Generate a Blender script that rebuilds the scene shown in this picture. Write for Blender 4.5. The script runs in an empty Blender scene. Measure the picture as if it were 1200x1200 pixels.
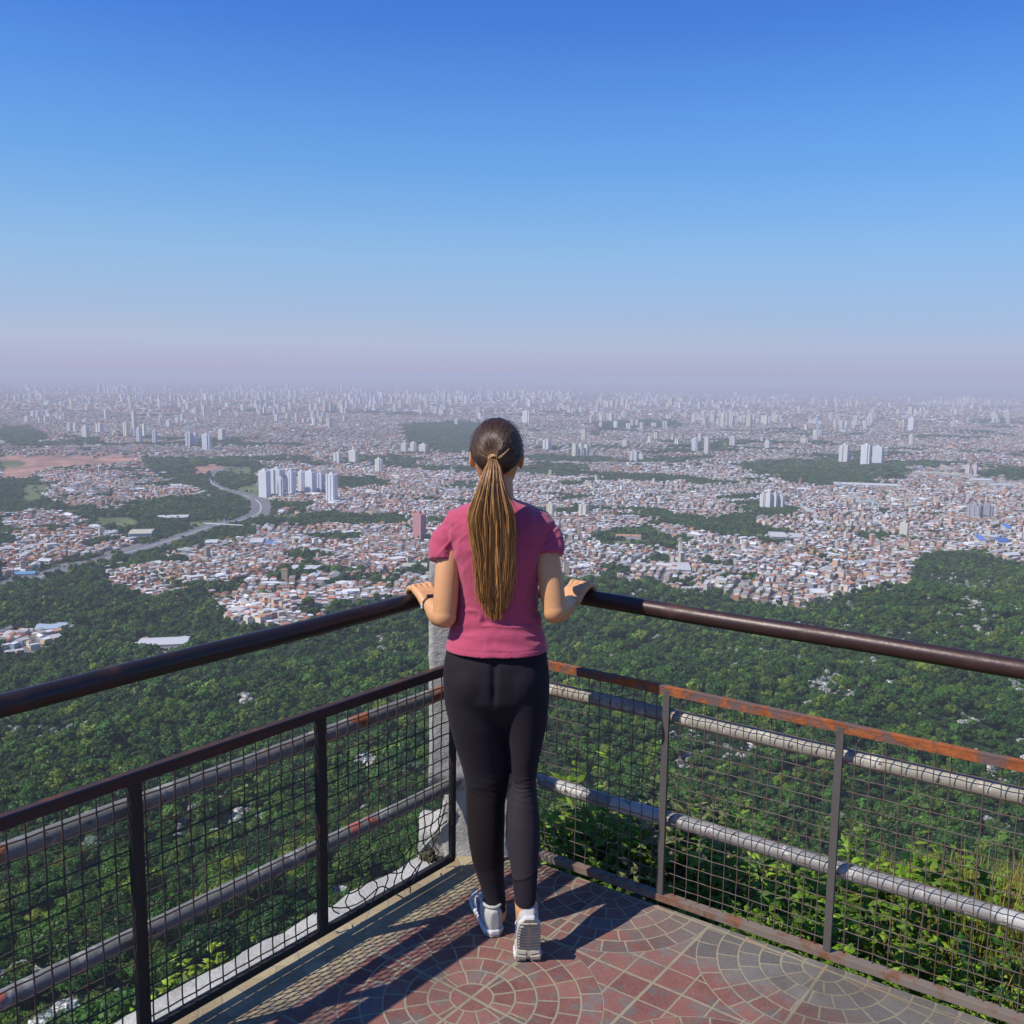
import bpy, bmesh, math, random
import numpy as np
from mathutils import Vector, Matrix
random.seed(7); rng = np.random.default_rng(7)
R = math.radians
scene = bpy.context.scene
COL = scene.collection

# ------------------------------------------------------------------ camera calibration
H = 1.76; F = 1151.0; PITCH = .1406; ROLL = .0128
cP, sP, cR, sR = math.cos(PITCH), math.sin(PITCH), math.cos(ROLL), math.sin(ROLL)
def ray(x, y):
    a = (x-600)/F; b = -(y-600)/F
    u = a*sR + b*cR; x_ = a*cR - b*sR
    return np.array([x_, cP + u*sP, -sP + u*cP])
def W(x, y, Y):                       # world point seen at pixel (x, y) at distance Y
    r = ray(x, y); r = r*(Y/r[1]); r[2] += H
    return r
def G(x, y, z=0.):                    # world point of a pixel on the level z
    r = ray(x, y); k = (z-H)/r[2]
    return np.array([r[0]*k, r[1]*k, z])
def project(X, Y, Z):
    Z = Z-H
    d = Y*cP - Z*sP; u = Y*sP + Z*cP
    d = np.where(np.abs(d) < 1e-6, 1e-6, d)
    x = X/d; u = u/d
    return 600+F*(x*cR+u*sR), 600-F*(-x*sR+u*cR), d

# fence frame
AL, AR = 2.4813, .962
nL = np.array([math.cos(AL), math.sin(AL)]); nR = np.array([math.cos(AR), math.sin(AR)])
tL = np.array([nL[1], -nL[0]])        # along left fence, towards the corner
tR = np.array([nR[1], -nR[0]])        # along right fence, away from the corner
dLm, dRm = 2.1782, 2.8176; GAP = .06
kk = (dLm+GAP)/2.2882
dLp = dLm+GAP; dRp = 2.9336*kk
zh, z1, z2 = [H-(H-z)*kk for z in (.9774, .6171, .2508)]
ZT = .7587; ZB = .035
def corner(a, b): return np.linalg.solve(np.array([nL, nR]), [a, b])
CM = corner(dLm, dRm); CP = corner(dLp, dRp)

# ------------------------------------------------------------------ helpers
def tag(o, label=None, cat=None, group=None, kind=None):
    if label: o['label'] = label
    if cat: o['category'] = cat
    if group: o['group'] = group
    if kind: o['kind'] = kind
    return o
def link(o, parent=None):
    COL.objects.link(o)
    if parent: o.parent = parent
    return o
def empty(name, loc=(0, 0, 0), rz=0):
    o = bpy.data.objects.new(name, None); o.location = loc; o.rotation_euler = (0, 0, rz); o.empty_display_size = .2
    return link(o)
def rel(o, root):                     # keep world place under a root that was moved
    bpy.context.view_layer.update()
    o.matrix_parent_inverse = root.matrix_world.inverted()
    return o
def mesh_np(name, V, Fc, cols=None, smooth=False):
    """V (n,3), Fc (m,k) array or list of arrays with equal width"""
    V = np.asarray(V, np.float32)
    me = bpy.data.meshes.new(name)
    if not isinstance(Fc, list): Fc = [Fc]
    Fc = [np.asarray(f, np.int32) for f in Fc if len(f)]
    li = np.concatenate([f.ravel() for f in Fc]); tot = np.concatenate([np.full(len(f), f.shape[1], np.int32) for f in Fc])
    st = np.concatenate([[0], np.cumsum(tot)[:-1]]).astype(np.int32)
    me.vertices.add(len(V)); me.vertices.foreach_set('co', V.ravel())
    me.loops.add(len(li)); me.loops.foreach_set('vertex_index', li.astype(np.int32))
    me.polygons.add(len(tot)); me.polygons.foreach_set('loop_start', st); me.polygons.foreach_set('loop_total', tot)
    if cols is not None:              # per vertex
        at = me.color_attributes.new('col', 'FLOAT_COLOR', 'POINT')
        c = np.ones((len(V), 4), np.float32); c[:, :3] = cols; at.data.foreach_set('color', c.ravel())
    me.update(calc_edges=True); me.validate()
    me.polygons.foreach_set('use_smooth', np.full(len(me.polygons), bool(smooth)))
    return me
def ob(name, me, mat=None, parent=None):
    o = bpy.data.objects.new(name, me)
    if mat is not None and not me.materials: me.materials.append(mat)
    return link(o, parent)
class MB:
    def __init__(s): s.V = []; s.F = {}; s.n = 0; s.C = []
    def add(s, V, Fs, col=None):
        V = np.asarray(V, float)
        for f in Fs: s.F.setdefault(len(f), []).append([i+s.n for i in f])
        s.V.append(V); s.n += len(V)
        s.C.append(np.tile(col if col is not None else (1, 1, 1), (len(V), 1)))
    def box(s, c, e, ax=None, col=None):
        """centre c, half extents e, axes rows ax"""
        ax = np.eye(3) if ax is None else np.asarray(ax, float); c = np.asarray(c, float)
        P = [c+ax[0]*e[0]*i+ax[1]*e[1]*j+ax[2]*e[2]*k for i in (-1, 1) for j in (-1, 1) for k in (-1, 1)]
        s.add(P, [(0, 1, 3, 2), (4, 6, 7, 5), (0, 4, 5, 1), (2, 3, 7, 6), (0, 2, 6, 4), (1, 5, 7, 3)], col)
    def tube(s, P, r, n=8, col=None, cap=True, flat=1.0, upv=(0, 0, 1)):
        P = np.asarray(P, float); m = len(P); r = np.broadcast_to(r, (m,))
        T = np.gradient(P, axis=0); T /= np.linalg.norm(T, axis=1)[:, None]+1e-12
        up = np.array(upv, float)
        if abs(T[0]@up) > .95: up = np.array([0, 1., 0])
        V = []
        for i in range(m):
            a = np.cross(T[i], up); a /= np.linalg.norm(a)+1e-12; b = np.cross(a, T[i]); up = b
            for k in range(n):
                t = 2*math.pi*k/n
                V.append(P[i]+r[i]*(a*math.cos(t)+b*math.sin(t)*flat))
        Fs = [(i*n+k, i*n+(k+1) % n, (i+1)*n+(k+1) % n, (i+1)*n+k) for i in range(m-1) for k in range(n)]
        if cap: Fs += [tuple(range(n))[::-1], tuple((m-1)*n+k for k in range(n))]
        s.add(V, Fs, col)
    def rings(s, Rg, n=32, e=2.0, col=None):
        """Rg: list of (cx,cy,cz,rx,ry) horizontal rings"""
        V = []; m = len(Rg)
        for cx, cy, cz, rx, ry in Rg:
            for k in range(n):
                t = 2*math.pi*k/n; c, q = math.cos(t), math.sin(t)
                V.append((cx+rx*math.copysign(abs(c)**(2/e), c), cy+ry*math.copysign(abs(q)**(2/e), q), cz))
        Fs = [(i*n+k, i*n+(k+1) % n, (i+1)*n+(k+1) % n, (i+1)*n+k) for i in range(m-1) for k in range(n)]
        Fs += [tuple(range(n))[::-1], tuple((m-1)*n+k for k in range(n))]
        s.add(V, Fs, col)
    def ell(s, c, r, rot=None, n=20, m=12):
        c = np.asarray(c, float); V = []
        for i in range(m+1):
            p = math.pi*(i+.0001)/(m+.0002)
            for k in range(n):
                t = 2*math.pi*k/n
                v = np.array([r[0]*math.sin(p)*math.cos(t), r[1]*math.sin(p)*math.sin(t), r[2]*math.cos(p)])
                if rot is not None: v = np.asarray(rot) @ v
                V.append(c+v)
        Fs = [(i*n+k, (i+1)*n+k, (i+1)*n+(k+1) % n, i*n+(k+1) % n) for i in range(m) for k in range(n)]
        Fs += [tuple(range(n)), tuple(m*n+k for k in range(n))[::-1]]
        s.add(V, Fs)
    def mesh(s, name, smooth=False, cols=False):
        V = np.concatenate(s.V)
        fl = []
        for k, v in s.F.items():
            fl.append(np.array(v))
        return mesh_np(name, V, fl, np.concatenate(s.C) if cols else None, smooth)
    def build(s, name, mat, parent=None, smooth=False, cols=False, bevel=0):
        o = ob(name, s.mesh(name, smooth, cols), mat, parent)
        if bevel:
            m = o.modifiers.new('b', 'BEVEL'); m.width = bevel; m.segments = 2; m.limit_method = 'ANGLE'
        return o
def bake(o, voxel, smooth=6, fac=.5, target=None):
    """voxel remesh + smooth, baked to a plain mesh"""
    m = o.modifiers.new('r', 'REMESH'); m.mode = 'VOXEL'; m.voxel_size = voxel; m.use_smooth_shade = True
    if smooth:
        q = o.modifiers.new('s', 'SMOOTH'); q.iterations = smooth; q.factor = fac
    dg = bpy.context.evaluated_depsgraph_get()
    me = bpy.data.meshes.new_from_object(o.evaluated_get(dg))
    o.modifiers.clear(); mats = list(o.data.materials); o.data = me
    me.materials.clear()
    for k in mats: me.materials.append(k)
    me.polygons.foreach_set('use_smooth', np.ones(len(me.polygons), bool))
    return o
def copy_tree(o, parent=None):
    c = o.copy(); COL.objects.link(c)
    if parent: c.parent = parent
    for ch in o.children: copy_tree(ch, c)
    return c

# ------------------------------------------------------------------ node helpers
class S:
    """socket wrapper with arithmetic"""
    def __init__(s, nt, v): s.nt = nt; s.v = v
    def m(s, op, *a):
        n = s.nt.nodes.new('ShaderNodeMath'); n.operation = op
        for i, x in enumerate((s,)+a):
            if isinstance(x, S): s.nt.links.new(x.v, n.inputs[i])
            else: n.inputs[i].default_value = x
        return S(s.nt, n.outputs[0])
    def __add__(s, o): return s.m('ADD', o)
    def __sub__(s, o): return s.m('SUBTRACT', o)
    def __mul__(s, o): return s.m('MULTIPLY', o)
    def __truediv__(s, o): return s.m('DIVIDE', o)
    def lt(s, o): return s.m('LESS_THAN', o)
    def gt(s, o): return s.m('GREATER_THAN', o)
    def max(s, o): return s.m('MAXIMUM', o)
    def min(s, o): return s.m('MINIMUM', o)
    def abs(s): return s.m('ABSOLUTE')
    def floor(s): return s.m('FLOOR')
    def fract(s): return s.m('FRACT')
    def step(s, a, b):               # smooth 0..1 between a and b
        n = s.nt.nodes.new('ShaderNodeMapRange'); n.interpolation_type = 'SMOOTHSTEP'
        s.nt.links.new(s.v, n.inputs[0]); n.inputs[1].default_value = a; n.inputs[2].default_value = b
        return S(s.nt, n.outputs[0])
class Mat:
    def __init__(s, name, rough=.6, metal=0, spec=.5, col=(.5, .5, .5)):
        s.m = bpy.data.materials.new(name); s.m.use_nodes = True; s.nt = s.m.node_tree
        s.b = s.nt.nodes['Principled BSDF']; s.b.inputs['Roughness'].default_value = rough
        s.b.inputs['Metallic'].default_value = metal; s.b.inputs['Specular IOR Level'].default_value = spec
        s.b.inputs['Base Color'].default_value = (*col, 1)
        s.tc = s.nt.nodes.new('ShaderNodeTexCoord')
    def coord(s, which='Object', scale=(1, 1, 1), rot=(0, 0, 0)):
        n = s.nt.nodes.new('ShaderNodeMapping'); n.inputs['Scale'].default_value = scale; n.inputs['Rotation'].default_value = rot
        s.nt.links.new(s.tc.outputs[which], n.inputs[0]); return n.outputs[0]
    def noise(s, scale, detail=4, rough=.55, co=None, out=0, dist=0):
        n = s.nt.nodes.new('ShaderNodeTexNoise'); n.inputs['Scale'].default_value = scale
        n.inputs['Detail'].default_value = detail; n.inputs['Roughness'].default_value = rough; n.inputs['Distortion'].default_value = dist
        s.nt.links.new(co or s.tc.outputs['Object'], n.inputs['Vector']); return S(s.nt, n.outputs[out])
    def vor(s, scale, co=None, feature='F1', out=0):
        n = s.nt.nodes.new('ShaderNodeTexVoronoi'); n.inputs['Scale'].default_value = scale; n.feature = feature
        s.nt.links.new(co or s.tc.outputs['Object'], n.inputs['Vector']); return S(s.nt, n.outputs[out])
    def xyz(s, co=None):
        n = s.nt.nodes.new('ShaderNodeSeparateXYZ'); s.nt.links.new(co or s.tc.outputs['Object'], n.inputs[0])
        return [S(s.nt, q) for q in n.outputs]
    def col(s, c):
        n = s.nt.nodes.new('ShaderNodeRGB'); n.outputs[0].default_value = (*c, 1); return S(s.nt, n.outputs[0])
    def attr(s, name='col'):
        n = s.nt.nodes.new('ShaderNodeAttribute'); n.attribute_name = name; return S(s.nt, n.outputs[0])
    def rand(s):
        n = s.nt.nodes.new('ShaderNodeObjectInfo'); return S(s.nt, n.outputs['Random'])
    def mix(s, f, a, b, mode='MIX'):
        n = s.nt.nodes.new('ShaderNodeMix'); n.data_type = 'RGBA'; n.blend_type = mode
        for i, x in ((0, f), (6, a), (7, b)):
            if isinstance(x, S): s.nt.links.new(x.v, n.inputs[i])
            elif i == 0: n.inputs[0].default_value = x
            else: n.inputs[i].default_value = (*x, 1)
        return S(s.nt, n.outputs[2])
    def ramp(s, f, stops):
        n = s.nt.nodes.new('ShaderNodeValToRGB'); s.nt.links.new(f.v, n.inputs[0])
        e = n.color_ramp.elements
        while len(e) < len(stops): e.new(.5)
        for k, (p, c) in zip(e, stops): k.position = p; k.color = (*c, 1)
        return S(s.nt, n.outputs[0])
    def set(s, name, v): s.nt.links.new(v.v, s.b.inputs[name]); return s
    def bump(s, h, strength=.3, dist=.01):
        n = s.nt.nodes.new('ShaderNodeBump'); n.inputs['Strength'].default_value = strength; n.inputs['Distance'].default_value = dist
        s.nt.links.new(h.v, n.inputs['Height']); s.nt.links.new(n.outputs[0], s.b.inputs['Normal']); return s

# ------------------------------------------------------------------ materials
M = {}
def mk_deck():
    m = Mat('paver', .75, 0, .3); X, Y, Z = m.xyz()
    C1 = G(552, 1169); C2 = G(965, 1136)
    d = C2-C1; P = math.hypot(d[0], d[1])/math.sqrt(2); ang = math.atan2(d[1], d[0])-math.pi/4
    ca, sa = math.cos(ang), math.sin(ang)
    wob = (m.noise(3.1, 2)-.5)*.012
    x = X-float(C1[0])+wob; y = Y-float(C1[1])+wob
    u = x*ca+y*sa; v = x*(-sa)+y*ca
    def cen(q):
        q = q/P; return (q-(q+.5).floor())*P
    uu, vv = cen(u), cen(v)
    r = (uu*uu+vv*vv).m('SQRT'); rw = P/12
    k = (r/rw).floor(); fr = (r/rw-k)
    ringd = fr.min(fr*-1+1)*rw                 # distance to nearest ring line
    th = vv.m('ARCTAN2', uu)*(1/(2*math.pi))+.5
    N = (k*4+8); N = N*(k.gt(.5))+.0001
    a = th*N+k*.37; fa = a.fract(); ad = fa.min(fa*-1+1)/(N+.001)*(2*math.pi)*r
    ad = ad+(k.lt(.5))*1
    inside = r.lt(P*.5)
    s8 = P/8
    def gd(q):
        t = (q/s8).fract(); return t.min(t*-1+1)*s8
    gu, gv = gd(u+s8*.0), gd(v)
    rect = gu.min(gv)
    circ = ringd.min(ad)
    dist = circ*inside+rect*(inside*-1+1)
    ju = uu.abs().min((uu.abs()-P/2).abs()); jv = vv.abs().min((vv.abs()-P/2).abs())
    joint = ju.min(jv)
    rough = m.noise(60, 3); wd = rough*.0022+.0019
    grout = (dist-wd).step(.0012, -.0012).max((joint-.0048).step(.0015, -.0015))
    # per brick colour
    cid = k*1.7+a.floor()*.61+(u/(P/2)).floor()*5.3+(v/(P/2)).floor()*3.1
    rid = (u/s8).floor()*1.3+(v/s8).floor()*2.7
    bid = cid*inside+rid*(inside*-1+1)
    wn = m.nt.nodes.new('ShaderNodeTexWhiteNoise'); wn.noise_dimensions = '1D'; m.nt.links.new(bid.v, wn.inputs['W'])
    bv = S(m.nt, wn.outputs['Value'])
    red = m.ramp(bv, [(0, (.150, .060, .050)), (.5, (.195, .080, .066)), (1, (.24, .108, .088))])
    red = m.mix((m.noise(9, 5, .7)-.40)*1.6, red, (.30, .135, .09))
    grey = m.mix(bv, (.11, .108, .098), (.175, .168, .15))
    tan = m.mix(bv, (.30, .22, .12), (.40, .32, .19))
    dl = (X*float(nL[0])+Y*float(nL[1]))*-1+float(dLm); dr = (X*float(nR[0])+Y*float(nR[1]))*-1+float(dRm)
    n1 = m.noise(4, 4, .6); n2 = m.noise(14, 4, .6)
    worn = (n2*.6+n1*.4-.505).step(0, .07)*.9
    grt = X.step(.15, .8)
    edge = (dr+(n1-.5)*.40+(n2-.5)*.20).step(.27, .18)*grt
    col = m.mix(worn*.75, red, grey); col = m.mix(edge*.93, col, grey)
    tm = (dl+(n1-.5)*.12).step(.17, .12)
    col = m.mix(tm, col, tan)
    gc = m.mix(n1, (.22, .19, .12), (.34, .295, .20))
    gc = m.mix((m.noise(2.3, 4, .7)-.5).step(.0, .15)*edge, gc, (.36, .20, .09))
    col = m.mix(grout, col, gc)
    col = m.mix((m.noise(2.1, 6, .7, dist=.5)-.54).step(0, .12)*edge*.7, col, (.28, .17, .09))
    col = m.mix((m.noise(26, 5, .7)-.58)*1.6, col, (.10, .075, .06))
    col = m.mix((m.noise(120, 3, .6)-.5)*.7, col, (.42, .36, .28))
    col = m.mix((m.noise(1.3, 7, .72, dist=.8)-.47).step(0, .2)*.5, col, (.085, .065, .05)); col = m.mix((m.noise(7, 6, .75)-.55).step(0, .1)*.35, col, (.10, .085, .065))
    m.set('Base Color', col); m.bump((grout*-.5)+m.noise(40, 5, .6)*.8+m.noise(220, 3)*.25, .55, .004)
    m.set('Roughness', m.noise(12, 3)*.3+.55)
    return m.m
M['deck'] = mk_deck()
def concrete(name, a, b, stain=(.12, .10, .075)):
    m = Mat(name, .9, 0, .25); n = m.noise(6, 8, .7)
    c = m.ramp(n, [(.3, a), (.65, b)])
    c = m.mix((m.noise(2.3, 6, .7, dist=1)-.52).step(0, .15)*.75, c, stain)
    c = m.mix((m.vor(70)-.0).step(.22, .1)*.35, c, (.09, .09, .08))
    m.set('Base Color', c).bump(m.noise(45, 6, .7)+m.noise(8, 4), .7, .012); return m.m
M['concrete'] = concrete('concrete', (.28, .265, .24), (.50, .48, .43))
M['ledge'] = concrete('ledge_concrete', (.34, .33, .30), (.52, .50, .46), (.24, .20, .14))
def rusty(name, base, base2, rustc, lo=.5, hi=.62, scale=9, rough=.5, streak=(1, 1, 1), metal=.0, bs=.3):
    m = Mat(name, rough, metal, .5); co = m.coord(scale=streak)
    c = m.mix(m.noise(5, 5, .6), base, base2)
    k = (m.noise(scale, 6, .65, co)).step(lo, hi)
    c = m.mix(k, c, m.ramp(m.noise(30, 5, .7), [(.3, tuple(q*.45 for q in rustc)), (.7, rustc)]))
    m.set('Base Color', c); m.set('Roughness', k*.35+rough); m.bump(m.noise(60, 5, .6)+k*.6, bs, .003); return m.m
M['railtop'] = rusty('handrail_paint', (.012, .011, .012), (.035, .022, .02), (.10, .035, .022), .52, .70, 3.2, .36, metal=.15)
M['railtop_r'] = rusty('handrail_brown_paint', (.034, .018, .015), (.055, .027, .022), (.10, .04, .03), .50, .7, 4, .40, metal=.25)
M['dark_iron'] = rusty('dark_iron', (.012, .011, .011), (.022, .018, .016), (.09, .035, .018), .56, .7, 12, .6)
M['brown_iron'] = rusty('brown_iron', (.03, .014, .011), (.06, .024, .017), (.13, .045, .02), .5, .68, 10, .65)
M['rust'] = rusty('orange_rust', (.10, .075, .078), (.16, .085, .06), (.40, .115, .03), .43, .53, 11, .85, bs=.8)
M['post'] = rusty('grey_iron', (.075, .065, .058), (.10, .085, .072), (.13, .06, .035), .55, .7, 16, .7)
M['sill'] = rusty('sill_iron', (.15, .12, .095), (.20, .15, .115), (.24, .10, .05), .48, .62, 12, .8)
M['wire'] = rusty('mesh_wire', (.075, .055, .045), (.15, .11, .09), (.16, .07, .04), .5, .65, 25, .6)
M['wire_d'] = rusty('mesh_wire_dark', (.035, .028, .024), (.07, .055, .045), (.13, .06, .035), .52, .65, 20, .6)
def pipe(name, a, b, chip, lo, hi):
    m = Mat(name, .5, .0, .5)
    c = m.mix(m.noise(7, 6, .65), a, b)
    c = m.mix((m.noise(16, 5, .6)).step(.56, .62), c, tuple(q*1.35 for q in b))
    k = m.noise(5.5, 5, .6, dist=.3).step(lo, hi); c = m.mix(k, c, chip)
    c = m.mix((m.noise(42, 4, .6)).step(.60, .68), c, (.10, .06, .045))
    m.set('Base Color', c).bump(m.noise(35, 5)+k, .45, .003); return m.m
M['pipe_l'] = pipe('grey_pipe_paint', (.12, .115, .105), (.24, .23, .21), (.38, .12, .085), .585, .61)
M['pipe_l1'] = pipe('grey_pipe_paint_rusting', (.12, .115, .105), (.22, .21, .19), (.30, .10, .04), .605, .63)
M['pipe_r'] = pipe('pale_pipe_paint', (.22, .195, .145), (.34, .305, .235), (.42, .34, .28), .58, .60)
M['pipe_r2'] = pipe('silver_pipe_paint', (.18, .17, .155), (.27, .255, .23), (.42, .40, .36), .53, .55)
def foliage(name, c1, c2, c3, hue=.3, trans=.35, attr=True):
    m = Mat(name, .55, 0, .35)
    c = m.ramp(m.rand(), [(0, c1), (.3, c2), (.62, c1), (1, c3)])
    if attr: c = m.mix(1.0, c, m.attr('col'), 'MULTIPLY')
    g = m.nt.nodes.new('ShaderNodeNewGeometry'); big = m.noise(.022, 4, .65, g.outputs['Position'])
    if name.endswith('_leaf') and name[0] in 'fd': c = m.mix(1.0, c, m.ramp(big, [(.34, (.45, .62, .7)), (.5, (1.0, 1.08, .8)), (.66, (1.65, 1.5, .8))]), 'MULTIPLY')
    m.set('Base Color', c)
    t = m.nt.nodes.new('ShaderNodeBsdfTranslucent'); m.nt.links.new(c.v, t.inputs[0])
    mx = m.nt.nodes.new('ShaderNodeMixShader'); mx.inputs[0].default_value = trans
    o = m.nt.nodes['Material Output']; m.nt.links.new(m.b.outputs[0], mx.inputs[1]); m.nt.links.new(t.outputs[0], mx.inputs[2])
    m.nt.links.new(mx.outputs[0], o.inputs['Surface']); return m.m
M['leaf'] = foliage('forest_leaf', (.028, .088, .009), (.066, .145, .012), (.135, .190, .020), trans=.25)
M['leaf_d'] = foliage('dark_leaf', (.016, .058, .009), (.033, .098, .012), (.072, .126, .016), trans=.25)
M['leaf_w'] = foliage('silver_leaf', (.42, .45, .40), (.54, .56, .50), (.20, .27, .18), trans=.2)
M['leaf_n'] = foliage('shrub_leaf', (.15, .28, .02), (.24, .38, .03), (.33, .43, .05), trans=.45)
M['leaf_dry'] = foliage('dry_leaf', (.20, .19, .09), (.28, .25, .13), (.14, .17, .06), trans=.3)
M['bark'] = Mat('bark', .9, col=(.11, .085, .06)).m
M['grass'] = foliage('tall_grass', (.36, .30, .06), (.25, .28, .05), (.42, .33, .09), trans=.4)
m = Mat('soil', .95); m.set('Base Color', m.mix(m.noise(3, 6, .7), (.03, .035, .012), (.09, .075, .035))); m.bump(m.noise(20, 5), .6, .03); M['soil'] = m.m
m = Mat('house_paint', .8, 0, .2); m.set('Base Color', m.attr('col')); M['house'] = m.m
def mk_tower():
    m = Mat('tower_facade', .7, 0, .3); a = m.attr('col'); g = m.nt.nodes.new('ShaderNodeNewGeometry')
    X, Y, Z = m.xyz(); nx, ny, nz = m.xyz(g.outputs['Normal'])
    z = (Z/3.0).fract(); zb = (z.gt(.34)*z.lt(.8))
    w = ((X+Y*1.0)/3.2).fract(); wb = (w.gt(.25)*w.lt(.75))
    side = nz.abs().lt(.5)
    c = m.mix(zb*wb*side*.5, a, (.06, .07, .09)); m.set('Base Color', c); return m.m
M['tower'] = mk_tower()
M['white'] = Mat('white_paint', .5, col=(.72, .72, .70)).m
M['asphalt'] = (lambda m: m.set('Base Color', m.mix(m.noise(.02, 4), (.12, .118, .115), (.18, .175, .17))).m)(Mat('asphalt', .9))
M['line'] = Mat('road_line', .7, col=(.6, .6, .58)).m
m = Mat('terrain', .95, 0, .1); c = m.attr('col')
c = m.mix((m.noise(.03, 5, .7)-.35)*.8, c, (.26, .22, .19), 'MULTIPLY'); m.set('Base Color', c); M['terrain'] = m.m
# person
def skin():
    m = Mat('skin', .48, 0, .4); m.set('Base Color', m.mix((m.noise(40, 5, .7)-.4)*1.5, m.mix(m.noise(9, 4), (.58, .27, .115), (.72, .385, .165)), (.64, .27, .12)))
    m.b.inputs['Subsurface Weight'].default_value = .12; m.b.inputs['Subsurface Radius'].default_value = (.012, .005, .003); m.b.inputs['Subsurface Scale'].default_value = 1
    m.bump(m.noise(180, 3), .06, .002); return m.m
M['skin'] = skin()
def cloth(name, a, b, rough, bs, sheen=.3):
    m = Mat(name, rough, 0, .25); m.set('Base Color', m.mix(m.noise(5, 3), a, b)); m.b.inputs['Sheen Weight'].default_value = sheen
    m.bump(m.noise(700, 2)*.4+m.noise(25, 3)*.5, bs, .002); return m
M['tee'] = cloth('pink_jersey', (.40, .055, .104), (.45, .066, .120), .85, .3, .3).m
m = cloth('leggings', (.013, .0095, .0135), (.018, .0135, .0175), .78, .25, .03)
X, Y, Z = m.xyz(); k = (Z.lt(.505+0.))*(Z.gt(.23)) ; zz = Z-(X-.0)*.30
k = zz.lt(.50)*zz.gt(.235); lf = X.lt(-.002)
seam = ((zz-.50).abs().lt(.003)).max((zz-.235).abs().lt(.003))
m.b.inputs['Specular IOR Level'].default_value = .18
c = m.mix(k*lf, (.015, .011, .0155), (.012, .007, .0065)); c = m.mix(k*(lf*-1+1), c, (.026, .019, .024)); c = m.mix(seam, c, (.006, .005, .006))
c = m.mix((m.noise(90, 3)-.45)*.4, c, (.03, .024, .03))
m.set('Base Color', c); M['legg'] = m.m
def hairmat(name, tint=1):
    m = Mat(name, .38, 0, .5); c = m.attr('col'); m.set('Base Color', c)
    m.b.inputs['Anisotropic'].default_value = .6; return m.m
M['hair'] = hairmat('hair')
M['hair_cap'] = Mat('hair_root', .5, 0, .3, (.018, .010, .007)).m
M['shoe_g'] = (lambda m: m.set('Base Color', m.mix(m.noise(60, 3), (.38, .36, .33), (.46, .44, .40))).bump(m.vor(420), .4, .001).m)(Mat('shoe_mesh_fabric', .85))
M['shoe_w'] = Mat('shoe_foam', .6, col=(.55, .54, .52)).m
M['shoe_b'] = Mat('shoe_blue', .6, col=(.09, .12, .22)).m
M['shoe_s'] = (lambda m: m.set('Base Color', m.mix(m.noise(30, 4), (.36, .30, .20), (.52, .45, .33))).m)(Mat('outsole_rubber', .8))
M['black'] = Mat('black_rubber', .4, col=(.012, .012, .014)).m
M['eye'] = Mat('eye', .2, col=(.5, .5, .5)).m

# ------------------------------------------------------------------ terrain function
PR = np.array([(0, -.7), (2, -.7), (2.6, -3), (5, -9), (10, -17), (30, -40), (100, -95), (150, -121), (200, -141), (300, -181),
               (400, -212), (600, -262), (800, -298), (1200, -334), (1700, -349), (60000, -350)], float)
def vnoise(X, Y, s, seed=0):          # smooth value noise -1..1
    x = X/s+seed*17.3; y = Y/s-seed*9.1
    i, j = np.floor(x), np.floor(y); fx, fy = x-i, y-j; fx = fx*fx*(3-2*fx); fy = fy*fy*(3-2*fy)
    def h(a, b):
        t = np.sin(a*127.1+b*311.7+seed*74.7)*43758.5453; return (t-np.floor(t))*2-1
    return (h(i, j)*(1-fx)+h(i+1, j)*fx)*(1-fy)+(h(i, j+1)*(1-fx)+h(i+1, j+1)*fx)*fy
def zt(X, Y):
    X = np.asarray(X, float); Y = np.asarray(Y, float)
    r = np.hypot(X, Y); back = np.clip(-Y/(r+1e-6)*1.5, 0, 1)
    rr = np.maximum(r-40*back, 0); z = np.interp(rr, PR[:, 0], PR[:, 1])
    a = np.clip((r-60)/300, 0, 1)
    z = z + a*(vnoise(X, Y, 240, 1)*17+vnoise(X, Y, 90, 2)*8)*np.clip(1-(r-1300)/900, .15, 1)
    b = np.clip((r-1900)/1500, 0, 1)*np.clip((30000-r)/10000, 0, 1)
    z = z + b*(vnoise(X, Y, 1300, 3)*14+vnoise(X, Y, 500, 4)*7)
    # wooded ridge on the right
    z = z + 34*np.exp(-(((X-640)/230)**2+((Y-1260)/260)**2))
    return z
def GT(x, y):                         # pixel -> terrain point
    r = ray(x, y); lo = 60.; k = 1.
    t = np.geomspace(100, 42000, 900); P = r[None, :]*t[:, None]; P[:, 2] += H
    d = P[:, 2]-zt(P[:, 0], P[:, 1]); i = np.argmax(d < 0)
    if d[i] >= 0: i = len(t)-1
    a, b = t[i-1], t[i]
    for _ in range(25):
        mth = (a+b)/2; q = r*mth
        if q[2]+H-zt(q[0], q[1]) < 0: b = mth
        else: a = mth
    q = r*b; return np.array([q[0], q[1], q[2]+H])

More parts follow.
